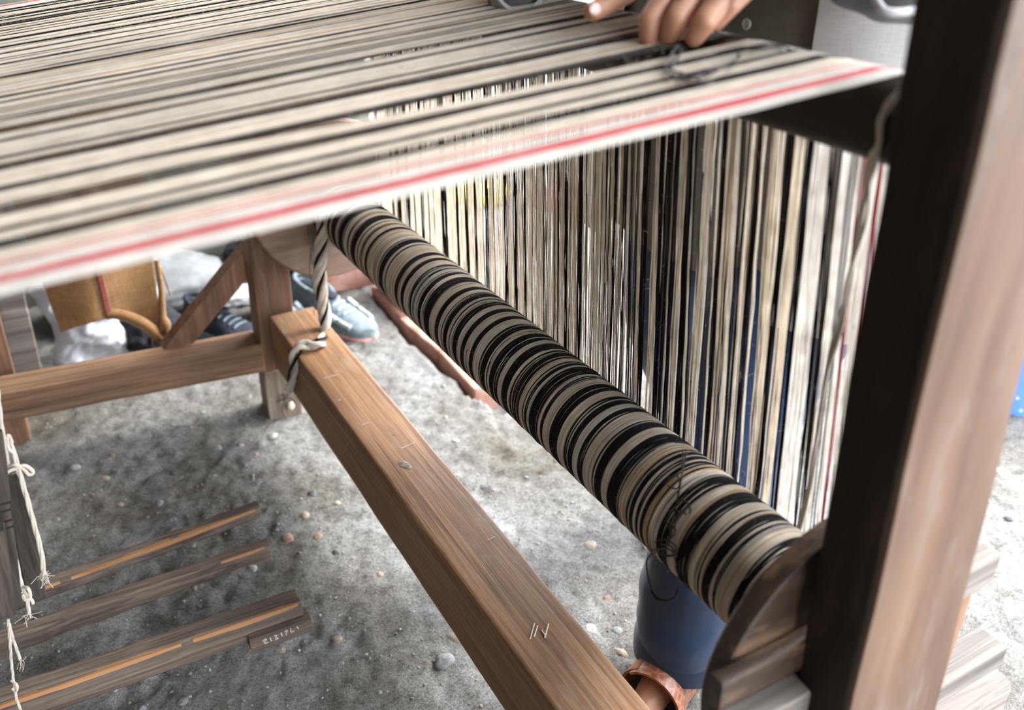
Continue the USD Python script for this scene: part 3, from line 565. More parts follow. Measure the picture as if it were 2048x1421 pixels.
ROLLPX = [(676.6, 'd'), (686.4, 'm'), (689.5, 'w'), (691.4, 'd'), (700.5, 'w'), (702, 'd'), (703.3, 'm'), (705.9, 'c'), (710.7, 'd'), (712.3, 'c'), (717.1, 'm'), (718.8, 'd'), (727.3, 'w'), (730, 'd'), (731.5, 'c'), (737.4, 'k'), (738.5, 'n'), (741.3, 'm'), (747.7, 'n'), (752.6, 'c'), (763.9, 'm'), (767, 'd'), (768.4, 'w'), (772.3, 'd'), (773.3, 'w'), (775.8, 'd'), (784, 'w'), (787.9, 'd'), (789.8, 'c'), (807.4, 'd'), (814.6, 'c'), (820.6, 'd'), (826.6, 'm'), (831.4, 'd'), (832.2, 'w'), (836.3, 'd'), (837.4, 'c'), (839, 'd'), (842.2, 'w'), (844.6, 'd'), (847.5, 'w'), (852.9, 'd'), (854, 'c'), (855.4, 'd'), (862.3, 'm'), (868.9, 'd'), (870, 'n'), (871.4, 'd'), (878.6, 'c'), (890.1, 'd'), (897.4, 'm'), (904.3, 'd'), (905.4, 'c'), (907.5, 'd'), (908.3, 'c'), (909.2, 'd'), (916, 'm'), (926.9, 'd'), (930, 't'), (930.9, 'd'), (936.3, 'w'), (944.5, 'd'), (950.6, 'w'), (952.5, 'm'), (956, 'c'), (961.5, 'd'), (968, 'w'), (971, 'd'), (972, 'w'), (980.3, 'd'), (983.4, 't'), (984.7, 'd'), (994.2, 'm'), (1004.3, 'd'), (1012.3, 'w'), (1013.6, 'd'), (1020, 'w'), (1024, 'm'), (1028.9, 'd'), (1039.9, 'm'), (1045.1, 'd'), (1047.2, 'c'), (1050.5, 'd'), (1058.7, 'm'), (1063.9, 'd'), (1065, 'c'), (1071.7, 'd'), (1073, 'm'), (1076.9, 'd'), (1081.8, 'w'), (1086.7, 'd'), (1097.3, 'm'), (1100.8, 'd'), (1102.9, 'w'), (1108.6, 'd'), (1114.2, 'm'), (1117, 'c'), (1128, 'd'), (1143, 'm'), (1148, 'c'), (1157.1, 'd'), (1163, 'w'), (1164.6, 'd'), (1175.4, 'w'), (1185.3, 'd'), (1191, 'n'), (1193, 'd'), (1195.8, 'm'), (1202, 'd'), (1203.5, 'w'), (1209, 'c'), (1215.9, 'd'), (1218.7, 'w'), (1220, 'd'), (1232.8, 'm'), (1236.3, 'c'), (1248.3, 'd'), (1264.4, 'm'), (1271.5, 'c'), (1280, 't'), (1288, 'd'), (1291.2, 'w'), (1293.3, 'd'), (1302.4, 'w'), (1304.6, 'd'), (1311.6, 'c'), (1314.4, 'd'), (1318.6, 'w'), (1320, 'd'), (1322.9, 't'), (1329.2, 'n'), (1335.5, 'm'), (1341.9, 'd'), (1344, 'w'), (1347, 'm'), (1350.7, 'd'), (1372.8, 'm'), (1378, 'c'), (1388, 't'), (1392.9, 'd'), (1418, 'w'), (1428, 'm'), (1435, 'd'), (1440, 'c'), (1445.7, 'd'), (1454, 'n'), (1457, 'd'), (1462.5, 'w'), (1468.9, 'd'), (1475, 'w'), (1479, 'd'), (1481.5, 'm'), (1485, 'c'), (1502.7, 'd'), (1512, 'n'), (1514, 'd'), (1519.5, 'c'), (1523.8, 'd'), (1536, 'n'), (1542, 'd'), (1560, 'c'), (1575, 'd'), (1592, None)]
PXY = [(1592, .392), (1546.9, .42), (1432.98, .5), (1333.6, .58), (1246.2, .66), (1168.7, .74), (1099.5, .82), (1037.3, .9), (981.1, .98), (930.2, 1.06), (883.7, 1.14), (841.1, 1.22), (802, 1.3), (766, 1.38), (732.65, 1.46), (701.7, 1.54), (672.9, 1.62)]
ry = lambda p: float(np.interp(p, [a for a, b in PXY[::-1]], [b for a, b in PXY[::-1]]))
rs = [(ry(a), ry(b), k) for (a, k), (b, _) in zip(ROLLPX[:-1], ROLLPX[1:])]
y0 = rs[0][0]
while y0 < 1.74:
    w = min(rng.uniform(.004, .016), 1.744 - y0 + .001); rs.insert(0, (y0 + w, y0, str(rng.choice(['d', 'm', 'c', 'd', 'w'])))); y0 += w
NS = 56
def ring(y):
    th = np.linspace(0, 2 * np.pi, NS + 1); r = RR - .0011 + rng.normal(0, .00035)
    lean = rng.normal(0, .0011); ph = rng.random() * 6.3
    yv = y + lean * np.cos(th + ph) + .0004 * np.sin(3 * th + ph * 2)
    return np.stack([RX + r * np.cos(th), yv, RZ + r * np.sin(th)], -1)
RPICK = dict(PICK); RPICK['m'] = ['cream', 'cream', 'cream', 'cream', 'brown']; RPICK['n'] = ['brown', 'brown', 'brown', 'tan']; RPICK['c'] = ['cream', 'cream', 'cream', 'cream', 'tan']; RPICK['w'] = ['white', 'cream', 'cream']
for hi, lo, kind in rs:
    lo, hi = min(lo, hi), max(lo, hi)
    n = max(1, int(round((hi - lo) / .00125)))
    groups = {}
    for k in range(n):
        groups.setdefault(str(rng.choice(RPICK[kind])), []).append(ring(lo + (k + .5) * (hi - lo) / n))
    for mname, ps in groups.items():
        part(ROLL, 'yarn_band', tubes(np.array(ps), (.0009 if mname == 'brown' else .00092) * rng.uniform(.9, 1.15, len(ps)), 5), M[mname], smooth=True)
n = 2200; th = rng.uniform(0, 6.28, n)
fuzz(ROLL, np.stack([RX + RR * np.cos(th), rng.uniform(.4, 1.74, n), RZ + RR * np.sin(th)], -1), .006, m='fluff')

# ------------------------------------------------------------------ treadles at the lower left
def treadle(label, z, ytip, yleft, w, h, xt, seed, extra=None):
    """long foot lever along x: top edge z, its near upper arris at y; tip at xt"""
    T = thing('treadle', label, 'loom treadle', (0, yleft, z - h), 'three treadles on the floor')
    x0 = -.62; yl = yleft + (yleft - ytip) * (-.2 - x0) / (xt + .2) * .6
    s = lambda x, y, k=1.0: [(x, y, z), (x, y + w * k, z), (x, y + w * k, z - h * k), (x, y, z - h * k)]
    part(T, 'lever', loft(s(x0, yl), s(xt, ytip, .92), bev=.004, n=40, wob=.0035, seed=seed, freq=26), M['tread'])
    # bare orange wood where the upper arris is worn
    q = lambda t: np.array([x0 + (xt - x0) * t, yl + (ytip - yl) * t, z])
    strip = []
    for t0, t1, wd in extra:
        n_ = 26; ts = np.linspace(t0, t1, n_); P = np.array([q(t) for t in ts])
        wv = wd * (.35 + .65 * np.sin(np.linspace(.15, np.pi - .15, n_))) * (1 + .5 * (meshkit.noise(P * 40, seed) - .5))
        a = P + np.stack([0 * ts, wv, .0006 + 0 * ts], 1); b = P + np.stack([0 * ts, -.0006 + 0 * ts, .0008 + 0 * ts], 1); c = P + np.stack([0 * ts, -.0022 + 0 * ts, -wv * .7 - .001], 1)
        d = P + np.stack([0 * ts, .003 + 0 * ts, -.004 + 0 * ts], 1)
        V = np.stack([a, b, c, d], 1); F = []
        for i in range(n_ - 1):
            for j in range(4):
                jn = (j + 1) % 4
                F += [[i * 4 + j, (i + 1) * 4 + j, (i + 1) * 4 + jn], [i * 4 + j, (i + 1) * 4 + jn, i * 4 + jn]]
        m = trimesh.Trimesh(V.reshape(-1, 3), F, process=False)
        if m.volume < 0: m.invert()
        strip.append(m)
    part(T, 'worn_edge', cat_(strip), M['worn'], label='worn edge of bare orange wood', smooth=60)
    return T
TZ = .078
k_ = (1.12 - TZ) / 1.02
T1 = treadle('thin grey wooden treadle farthest from the camera of the three', TZ, 1.326 * k_, 1.283 * k_, .030, .026, .230, 61, [(.38, .60, .005), (.62, .99, .0075)])
T2 = treadle('weathered grey wooden treadle in the middle of the three', TZ, 1.219 * k_, 1.204 * k_, .027, .034, .217, 62, [(.90, .99, .004)])
T3 = treadle('thick weathered wooden treadle nearest to the camera with chalk marks near its tip', TZ, 1.062 * k_, 1.078 * k_, .040, .050, .222, 63, [(.45, .78, .007), (.80, .995, .009)])
# lighter strip let into the tip and chalk writing on the thick one
part(T3, 'tip_block', timber((.135, 1.062 * k_ + .006, TZ - .043), (.231, 1.062 * k_ + .004, TZ - .043), .034, .030, bev=.003, n=8, wob=.002, seed=66), M['tread'])
yf = 1.062 * k_ - .013
def ch(pts): return tube([(x, yf + .0005, z) for x, z in pts], .0009, 5, 10)
cx, cz = .152, TZ - .045
gl = [[(0, .006), (.004, .009), (.006, .006), (.002, .003), (.004, -.001), (.008, .001)], [(.012, .008), (.013, 0)], [(.019, .009), (.023, .007), (.020, .004), (.024, .000), (.019, -.001)], [(.030, .010), (.031, .002)], [(.036, .009), (.040, .010), (.037, .001)], [(.046, .011), (.046, .003), (.051, .004)], [(.056, .010), (.058, .004)]]
part(T3, 'chalk_mark', cat_([ch([(cx + a, cz + b) for a, b in s_]) for s_ in gl]), M['chalk'], kind='stuff')

# hanging slats at the left edge and their cords
def slat(label, top, bot, w, d, seed, tip=0):
    S = thing('hanging_slat', label, 'wooden slat', tuple(np.minimum(top, bot)), 'hanging slats at the left edge')
    part(S, 'slat', timber(top, bot, w, d, up=(0, 1, 0), bev=.003, n=20, wob=.0015, seed=seed), M['slat'])
    return S
ya = 1.06
A0, A1 = at(27, 960, Y=ya), at(72, 1190, Y=ya - .02)
S1 = slat('dark grooved wooden slat hanging from a cord, right of the others', A0, A1, .022, .022, 71)
B0, B1 = at(-8, 860, Y=ya - .06), at(31, 1205, Y=ya - .08)
S2 = slat('dark wooden slat with cut notches hanging at the left edge', B0 + [-.006, 0, 0], B1 + [-.006, 0, 0], .026, .022, 72)
C0, C1 = at(-22, 1060, Y=ya - .12), at(2, 1225, Y=ya - .13)
S3 = slat('short dark wooden slat end at the left edge, lowest of the three', C0, C1, .03, .024, 73)
for k, t in enumerate((.38, .42, .48, .52)):
    p = B0 * (1 - t) + B1 * t + [-.006, -.0113, 0]
    part(S2, 'notch', timber(p + [-.0125, 0, 0], p + [.0125, 0, 0], .002, .0022, bev=.0004, n=3, wob=0), M['dark'])
def cord(name, label, pts, r, m, fray=None, loops=()):
    T = thing(name, label, 'cord', tuple(np.asarray(pts).min(0)), 'cords tied to the slats and treadles')
    p = spline(pts, 70); L = np.concatenate([[0], np.cumsum(np.linalg.norm(np.diff(p, axis=0), axis=1))])
    t = np.gradient(p, axis=0); t /= np.linalg.norm(t, axis=1, keepdims=True) + 1e-9
    a = np.cross(t, [0, 1, 0.2]); a /= np.linalg.norm(a, axis=1, keepdims=True) + 1e-9; b = np.cross(t, a)
    st = [p + (np.cos(L / (r * 5) + f)[:, None] * a + np.sin(L / (r * 5) + f)[:, None] * b) * r * .5 for f in (0, 2.1, 4.2)]
    part(T, 'cord', tubes(np.array(st), r * .62, 6), M[m], smooth=True)
    for lp, lr in loops: part(T, 'knot', tube(lp, lr, 7, 60), M[m], smooth=True)
    if fray is not None:
        e = np.asarray(pts[-1], float); d0 = unit(np.asarray(pts[-1]) - np.asarray(pts[-2]))
        fr = []
        for i in range(fray):
            d = unit(d0 + rng.normal(0, .55, 3)); l = rng.uniform(.008, .02)
            q_ = e + rng.normal(0, r * .5, 3); fr.append([q_, q_ + d * l * .5, q_ + unit(d + rng.normal(0, .3, 3)) * l])
        part(T, 'frayed_end', tubes(np.array(fr), .0004, 4), M[m], smooth=True, kind='stuff')
    return T
D1 = .035
f = lambda *P: [at(x, y, Y=yy_) for x, y, yy_ in P]
cord('cotton_cord', 'cream cotton cord hanging down along the left picture edge to the bow', f((-6, 780, 1.0), (2, 850, 1.0), (10, 900, 1.0), (16, 935, 1.01)), .0026, 'cord')
bow = f((8, 938, 1.02), (28, 930, 1.0), (46, 938, 1.0), (58, 950, 1.0), (66, 944, 1.0), (50, 932, 1.0), (30, 938, 1.0), (12, 948, 1.0), (4, 975, 1.0), (12, 995, 1.02))
cord('cotton_cord', 'cream cotton cord tied in a bow with a long frayed end beside the slats', f((16, 872, 1.02), (22, 890, 1.01), (34, 930, 1.0), (50, 985, 1.0), (68, 1050, 1.0), (82, 1105, 1.0), (88, 1150, 1.0)), .0028, 'cord', 26, [(bow, .0022), (f((24, 885, 1.02), (18, 872, 1.01), (14, 876, 1.0), (16, 895, 1.0), (24, 905, 1.0)), .002)])
cord('cotton_cord', 'cream cotton cord running between the two dark slats down to the far treadle', f((6, 960, 1.03), (16, 1030, 1.02), (30, 1110, 1.01), (42, 1165, 1.0), (54, 1200, 1.0), (58, 1228, 1.0)), .0022, 'cord', 10, [(f((44, 1175, 1.0), (56, 1178, .99), (60, 1195, .99), (50, 1200, .99), (45, 1185, 1.0), (62, 1200, 1.0), (66, 1208, 1.0)), .0022)])
cord('cotton_cord', 'short cream cord end looped on the middle treadle', f((18, 1248, 1.10), (26, 1280, 1.10), (34, 1302, 1.10), (40, 1320, 1.10)), .002, 'cord', 6)
cord('cotton_cord', 'thin cream cord reaching down to the near treadle, lowest of the cords', f((16, 1240, 1.06), (20, 1290, 1.06), (24, 1340, 1.06), (32, 1395, 1.06), (40, 1418, 1.06)), .0018, 'cord', 4, [(f((22, 1362, 1.06), (34, 1372, 1.05), (32, 1384, 1.05), (24, 1378, 1.055)), .0018)])

# ------------------------------------------------------------------ twisted rope of yarn from the roller end to the rail
def rope(path, r, turns, cols, seed=0, flat=1.0):
    p = spline(path, 110); L = np.linspace(0, 1, len(p))
    t = np.gradient(p, axis=0); t /= np.linalg.norm(t, axis=1, keepdims=True)
    a = np.cross(t, [0, 1, 0.15]); a /= np.linalg.norm(a, axis=1, keepdims=True); b = np.cross(t, a)
    out = {}
    for k, (c, rr) in enumerate(cols):
        ph = 2 * np.pi * k / len(cols) + 2 * np.pi * turns * L
        env = (r * np.interp(L, [0, .08, .5, .9, 1], [.5, 1, 1.1, .8, .5]))[:, None]
        main = p + (np.cos(ph)[:, None] * a + np.sin(ph)[:, None] * b) * env
        for j in range(7):
            w = 2 * np.pi * j / 7
            out.setdefault(c, []).append(main + (np.cos(w + ph * .5)[:, None] * a + np.sin(w + ph * .5)[:, None] * b) * rr)
    return out
RP = thing('yarn_rope', 'twisted rope of cream and dark yarn hanging from the roller onto the rail', 'rope', at(645, 670, Y=1.70))
r1 = rope([at(648, 425, Y=1.66), at(646, 470, Y=1.655), at(640, 520, Y=1.65), at(640, 570, Y=1.64), at(648, 620, Y=1.635), at(650, 655, Y=1.63), at(648, 678, Y=1.625)], .0085, 2.3, [('cream', .0044), ('brown', .0013), ('cream', .0044), ('white', .0040), ('brown', .0012), ('cream', .0042)])
for c, ps in r1.items(): part(RP, 'strand', tubes(np.array(ps), .0017, 5), M[c], smooth=True)
r2 = rope([at(650, 672, Y=1.62), at(640, 686, Z=.277), at(615, 690, Z=.276), at(596, 700, Z=.274), at(588, 725, X=.379), at(583, 755, X=.376), at(577, 782, X=.376)], .007, 1.5, [('white', .0040), ('brown', .0014), ('cream', .0038)])
for c, ps in r2.items(): part(RP, 'strand', tubes(np.array(ps), .0016, 5), M[c], smooth=True)
loose = []
for k in range(5):
    x0 = 618 + k * 5 + rng.normal(0, 2); pts_ = [(x0 + rng.normal(0, 5), y) for y in (452, 490, 530, 575, 625, 665)]
    loose.append(spline([at(x, y, Y=1.69 + .005 * k) for x, y in pts_[:3 + k % 4]], 36))
part(RP, 'loose_yarn', cat_([tubes(l[None], .0008, 4) for l in loose]), M['ink'], smooth=True, kind='stuff')
KN = thing('yarn_tangle', 'small tangle of dark yarn on the pale foot of the far post', 'yarn', at(572, 800, Y=1.765))
part(KN, 'yarn', cat_([tube([at(x, y, Y=1.763 - .002 * i) for x, y in pp], .0012, 5, 20) for i, pp in enumerate([[(552, 806), (566, 800), (580, 796), (590, 806), (588, 812)], [(560, 790), (575, 792), (582, 786)], [(566, 786), (568, 806), (564, 820), (570, 836)], [(577, 784), (572, 796), (566, 802)]])]), M['ink'], smooth=True)
part(KN, 'tuft', blob(at(582, 812, Y=1.757), (.008, .004, .011), 2, .35, 3, 5), M['cord'], smooth=True)

# ------------------------------------------------------------------ loose dark yarn on the roller and on the warp
def rollpt(px, py, lift=.003):
    d = unit(_ray(px, py)); o = CAM - [RX, 0, RZ]; R = RR + lift
    a = d[0] ** 2 + d[2] ** 2; b = 2 * (o[0] * d[0] + o[2] * d[2]); c = o[0] ** 2 + o[2] ** 2 - R * R
    D = b * b - 4 * a * c
    return CAM + d * ((-b - math.sqrt(D)) / (2 * a) if D > 0 else -b / (2 * a))
TG = thing('yarn_tangle', 'long loose tangle of dark yarn lying across the near half of the roller', 'yarn', rollpt(1330, 1100))
strs = [[(1372, 905), (1366, 940), (1358, 985), (1352, 1010), (1345, 1050), (1340, 1080), (1325, 1105)], [(1366, 900), (1364, 950), (1356, 990), (1348, 1030), (1338, 1060)],
        [(1335, 972), (1352, 978), (1360, 966), (1354, 950)], [(1358, 1000), (1372, 1004), (1380, 1018), (1379, 1028)], [(1355, 1022), (1366, 1024), (1372, 1030)],
        [(1310, 1085), (1330, 1080), (1346, 1088), (1353, 1100), (1348, 1112), (1330, 1112), (1312, 1100)], [(1300, 1102), (1330, 1098), (1345, 1104), (1342, 1112), (1325, 1108)], [(1322, 1090), (1340, 1092), (1350, 1104)],
        [(1346, 1108), (1352, 1125), (1356, 1145), (1355, 1170), (1352, 1190), (1342, 1200), (1325, 1202), (1310, 1192), (1300, 1170), (1294, 1140), (1294, 1120), (1303, 1106)], [(1296, 1118), (1308, 1108), (1320, 1100)],
        [(1300, 1180), (1315, 1200), (1335, 1200)], [(1330, 1040), (1340, 1062), (1334, 1090)], [(1345, 1045), (1350, 1065), (1335, 1085)]]
part(TG, 'yarn', cat_([tube([rollpt(x, y, .002 + .004 * ((i * 7 + j) % 3) / 2) for j, (x, y) in enumerate(s_)], .0009, 5, 36) for i, s_ in enumerate(strs)]), M['ink'], smooth=True, kind='stuff')
def wp(px, py, lift=.003):
    d = _ray(px, py); t = ((.9905 - .116 * .55 + lift) - CAM[2]) / (d[2] - .116 * d[0]); return CAM + d * t
TW = thing('yarn_tangle', 'loose tangle of dark yarn lying on the warp just below the fingers', 'yarn', wp(1380, 150))
ws = [[(1355, 92), (1340, 115), (1330, 132), (1328, 142), (1338, 146), (1350, 150)], [(1362, 98), (1356, 115), (1348, 130), (1342, 140)], [(1336, 146), (1352, 156), (1375, 158), (1400, 150), (1425, 140), (1470, 122), (1480, 110)], [(1335, 138), (1360, 145), (1390, 152), (1420, 146)], [(1345, 142), (1370, 150), (1395, 160), (1405, 166), (1420, 168), (1428, 158)], [(1360, 150), (1380, 158), (1410, 152), (1436, 140)],
      [(1450, 108), (1480, 98), (1510, 92), (1540, 88), (1560, 92)], [(1470, 130), (1474, 118), (1476, 108)], [(1500, 100), (1530, 96), (1560, 92), (1580, 98)], [(1400, 120), (1440, 104), (1490, 94)], [(1340, 150), (1365, 160), (1385, 155)]]
part(TW, 'yarn', cat_([tube([wp(x, y, .002 + .0035 * ((i * 5 + j) % 3) / 2) for j, (x, y) in enumerate(s_)], .0009, 5, 30) for i, s_ in enumerate(ws)]), M['ink'], smooth=True, kind='stuff')
WC = thing('loose_yarn_strand', 'pale strand of yarn hanging over the near end of the dark beam', 'yarn', at(1590, 1075, X=.6))
sp = [at(1830, 150, X=.535), at(1808, 172, X=.53), at(1782, 205, X=.527), at(1764, 240, X=.525), at(1756, 285, X=.527), at(1744, 330, X=.54), at(1722, 440, X=.575), at(1700, 560, X=.597), at(1680, 650, X=.602), at(1655, 740, X=.604), at(1636, 850, X=.604), at(1628, 920, X=.606), at(1612, 1010, X=.608), at(1592, 1075, X=.606)]
part(WC, 'strand', cat_([tube([p + rng.normal(0, .0013, 3) for p in sp], [.0016, .0016, .0017, .0015], 6, 90) for k in range(4)]), M['cord'], smooth=True)

# ------------------------------------------------------------------ the person at the back of the loom
PE = thing('person', 'person in light linen jacket and navy trousers bending over the warp, hands on the yarn', 'person', (.80, .80, 0))
D = lambda x, y, d: at(x, y, D=d)
wr = D(1545, -125, .80); el = D(1800, -80, .735)
shL, shR = np.array([.86, .60, 1.33]), np.array([.92, 1.04, 1.33])
neck = np.array([.80, .82, 1.40]); hd = np.array([.70, .83, 1.53])
elR, wrR = np.array([.545, .945, 1.035]), np.array([.42, 1.06, 1.17])
hipL, hipR = np.array([.90, .72, .86]), np.array([.89, .99, .86])
knL, knR = np.array([.760, .735, .47]), np.array([.90, 1.03, .46])
anL, anR = np.array([.715, .725, .09]), np.array([1.04, 1.02, .09])
toeL = at(1258, 1455, Z=.035)
def finger(pts, rad): return [(p, r) for p, r in zip(pts, rad)]
palm = [D(1405, -100, .800), D(1450, -100, .792), D(1495, -92, .784), D(1535, -80, .778)]
fing = [[palm[0], D(1345, -25, .770), D(1301, 42, .757), D(1297, 80, .762)],
        [palm[1], D(1402, -32, .762), D(1352, 40, .748), D(1338, 72, .756)],
        [palm[2], D(1462, -28, .752), D(1408, 44, .738), D(1389, 74, .746)],
        [palm[3], D(1512, -42, .750), D(1458, 12, .745), D(1432, 46, .752)]]
hand_chains = []
for i, fpts in enumerate(fing):
    k = (1.0, 1.04, 1.0, .86)[i]
    hand_chains.append(finger(fpts, (.0125 * k, .0118 * k, .0108 * k, .0082 * k)))
    hand_chains.append([(palm[i], .013), (wr, .022)])
hand_chains += [[(palm[i], .013), (palm[i + 1], .013)] for i in range(3)]
hand_chains += [[(wr, .021), (D(1430, -125, .83), .015), (D(1335, -80, .825), .0125), (D(1248, -14, .805), .0108), (D(1186, 24, .793), .0085)]]
core = [[(hipL, .105), (knL, .062), (anL, .040)], [(hipR, .105), (knR, .062), (anR, .040)], [(hipL, .11), (hipR, .11)], [((.90, .82, .88), .14), ((.89, .82, 1.12), .14), ((.87, .82, 1.28), .13)],
        [(shL, .06), ((.87, .82, 1.30), .10)], [(shR, .06), ((.87, .82, 1.30), .10)], [((.86, .82, 1.32), .075), (neck, .055), (hd - [-.03, 0, .05], .055)],
        [(shL, .05), (el, .042), ], [(el, .038), (wr, .024)], [(shR, .05), (elR, .036), (wrR, .024)],
        [(anL + [0, 0, -.036], .036), (anL * .45 + toeL * .55 + [0, 0, -.024], .026), (toeL + [0, 0, -.008], .018)], [(anL, .037), (anL + [.035, .02, -.055], .030)], [(anR, .038), (anR + [-.12, -.03, -.055], .028)], [(anR, .037), (anR + [.035, .01, -.055], .03)],
        [(hd, .088), (hd + [-.02, 0, -.05], .066), (hd + [-.045, 0, -.085], .035)], [(hd + [-.075, 0, -.02], .014), (hd + [-.098, 0, -.045], .013)], [(hd + [0, .088, -.02], .016), (hd + [0.005, .09, -.045], .012)], [(hd + [0, -.088, -.02], .016), (hd + [.005, -.09, -.045], .012)]]
skin = body(core, .016, 14)
hand = body(hand_chains + [[(wr, .024), (wr * .6 + el * .4, .03)]], .0035, 10)
rh = [[(wrR, .024), (wrR + [-.06, .02, .03], .026)]]
for i in range(4): rh.append([(wrR + [-.06, .0 + .016 * i - .012, .03], .011), (wrR + [-.10, .016 * i - .014, .02], .0095), (wrR + [-.125, .016 * i - .014, -.005], .0085), (wrR + [-.13, .016 * i - .014, -.03], .0075)])
rh.append([(wrR + [-.02, -.02, .02], .014), (wrR + [-.06, -.045, .01], .011), (wrR + [-.09, -.05, -.005], .009)])
hand2 = body(rh, .005, 8)
one = m3.Manifold.batch_boolean([m3.Manifold(m3.Mesh(np.asarray(t.vertices, np.float32), np.asarray(t.faces, np.uint32))) for t in (skin, hand, hand2)], m3.OpType.Add)
part(PE, 'body', one, M['skin'], smooth=60)
# eyes, mouth, hair
for s_ in (-1, 1): part(PE, 'eye', blob(hd + [-.078, .032 * s_, .005], (.008, .012, .006), 2, 0, 1, 1), plain('eye_%d' % (s_ + 1), (.06, .04, .03), (.5, .48, .45), rough=.3))
part(PE, 'mouth', blob(hd + [-.078, 0, -.083], (.010, .022, .006), 2, 0, 1, 1), plain('lips', (.28, .10, .08), (.32, .13, .1), rough=.5))
part(PE, 'hair', blob(hd + [.022, 0, .035], (.093, .094, .085), 3, .06, 5, 3), M['hair'], smooth=True)
# fingernails
tn = unit(D(1186, 24, .793) - D(1248, -14, .805))
part(PE, 'thumbnail', blob(D(1190, 18, .7835), (.0065, .0055, .0022), 2, 0, 1, 1, np.stack([tn, unit(np.cross(_ray(1190, 18), tn)), -unit(_ray(1190, 18))], 1)), M['nail'], smooth=True)
# clothes -----------------------------------------------------------------
def shell(rings, a0, a1, thick, n=48, fold=.0, seed=0, zn=30):
    """cloth round the trunk: rings [(z, cx, cy, rx, ry)], from angle a0 to a1 (0 = +x), with folds"""
    R = np.array(rings); zz = np.linspace(R[0, 0], R[-1, 0], zn); C = [np.interp(zz, R[:, 0], R[:, i]) for i in range(1, 5)]
    th = np.linspace(a0, a1, n); V = []
    for sgn in (0, 1):
        for i, z in enumerate(zz):
            k = fold * (np.sin(th * 7 + seed + z * 3) * .6 + (meshkit.noise(np.stack([th * 3, th * 0 + z * 6, th * 0], -1), seed) - .5) * 1.4) * np.interp(z, [zz[0], zz[-1]], [1.2, .5])
            se = 2.6; c, s = np.cos(th), np.sin(th)
            rad = (np.abs(c) ** se + np.abs(s) ** se) ** (-1 / se)
            V.append(np.stack([C[0][i] + (C[2][i] + k - sgn * thick) * rad * c, C[1][i] + (C[3][i] + k - sgn * thick) * rad * s, np.full(n, z)], 1))
    V = np.array(V).reshape(2, zn, n, 3); F = []
    idx = np.arange(2 * zn * n).reshape(2, zn, n)
    def quad(a, b, c, d): F.extend([[a, b, c], [a, c, d]])
    for i in range(zn - 1):
        for j in range(n - 1):
            quad(idx[0, i, j], idx[0, i, j + 1], idx[0, i + 1, j + 1], idx[0, i + 1, j]); quad(idx[1, i, j], idx[1, i + 1, j], idx[1, i + 1, j + 1], idx[1, i, j + 1])
        for j, o in ((0, 0), (n - 1, 1)):
            q = [idx[0, i, j], idx[0, i + 1, j], idx[1, i + 1, j], idx[1, i, j]]; quad(*(q if not o else q[::-1]))
    for j in range(n - 1):
        quad(idx[0, 0, j], idx[1, 0, j], idx[1, 0, j + 1], idx[0, 0, j + 1]); quad(idx[0, -1, j], idx[0, -1, j + 1], idx[1, -1, j + 1], idx[1, -1, j])
    return trimesh.Trimesh(V.reshape(-1, 3), F, process=False)
trunk = [(.665, .885, .85, .170, .275), (.85, .885, .85, .165, .265), (1.0, .88, .84, .160, .25), (1.2, .87, .83, .155, .23), (1.32, .87, .82, .125, .205), (1.385, .86, .82, .08, .10)]
KU = part(PE, 'kurta', shell(trunk, 0, 2 * np.pi, .004, 96, .006, 3, 40), M['kurta'], smooth=60, label='dark taupe shirt with a button placket')
jr = [(z - (.025 if i == 0 else 0), a, b, c + .014, d + .022) for i, (z, a, b, c, d) in enumerate(trunk)]
a_front = math.radians(180 + 36)
JK = part(PE, 'jacket', shell(jr, a_front, math.radians(180 + 329), .004, 96, .008, 8, 40), M['linen'], smooth=60, label='open light grey linen jacket')
for z in (.81, .965, 1.10):
    b_ = at(1494, 48, X=.722) if z == .965 else np.array([.722, .765, z])
    path = KU + '/' + numbered(KU, 'button'); _base[KU] = _base[PE]
    bm = revolve([(0, -.001), (.0052, -.001), (.0062, .001), (.0052, .0024), (.003, .0016), (0, .0016)], b_, (-1, -.12, 0), 20)
    usdkit.mesh(stage, path, trimesh.Trimesh(np.array(bm.vertices) - _base[PE], bm.faces, process=False), M['button'], smooth=40)
def sleeve(chain, folds=.004, seed=0, edge=.009):
    t = body([chain], edge, 6); v = np.array(t.vertices)
    t2 = trimesh.Trimesh(v, t.faces, process=False); nrm = np.array(t2.vertex_normals)
    return trimesh.Trimesh(v + nrm * (folds * 2 * (meshkit.fbm(v * 30, 3, seed) - .5))[:, None], t.faces, process=False)
part(PE, 'sleeve', sleeve([(shL, .072), (shL * .5 + el * .5 + [0, 0, -.01], .066), (el + [.01, 0, .004], .056), (el * .72 + wr * .28 + [0, 0, .002], .047)], .006, 2), M['sleeve'], smooth=60, label='grey rolled up sleeve')
part(PE, 'cuff', tube([D(1745, -15, .685), D(1766, 20, .68), D(1800, 25, .68), D(1848, 17, .69)], .0034, 8, 20), M['lining'], smooth=True)
part(PE, 'sleeve', sleeve([(shR, .07), (shR * .5 + elR * .5, .058), (elR + [.02, .0, .02], .044)], .006, 4), M['sleeve'], smooth=60, label='grey rolled up sleeve')
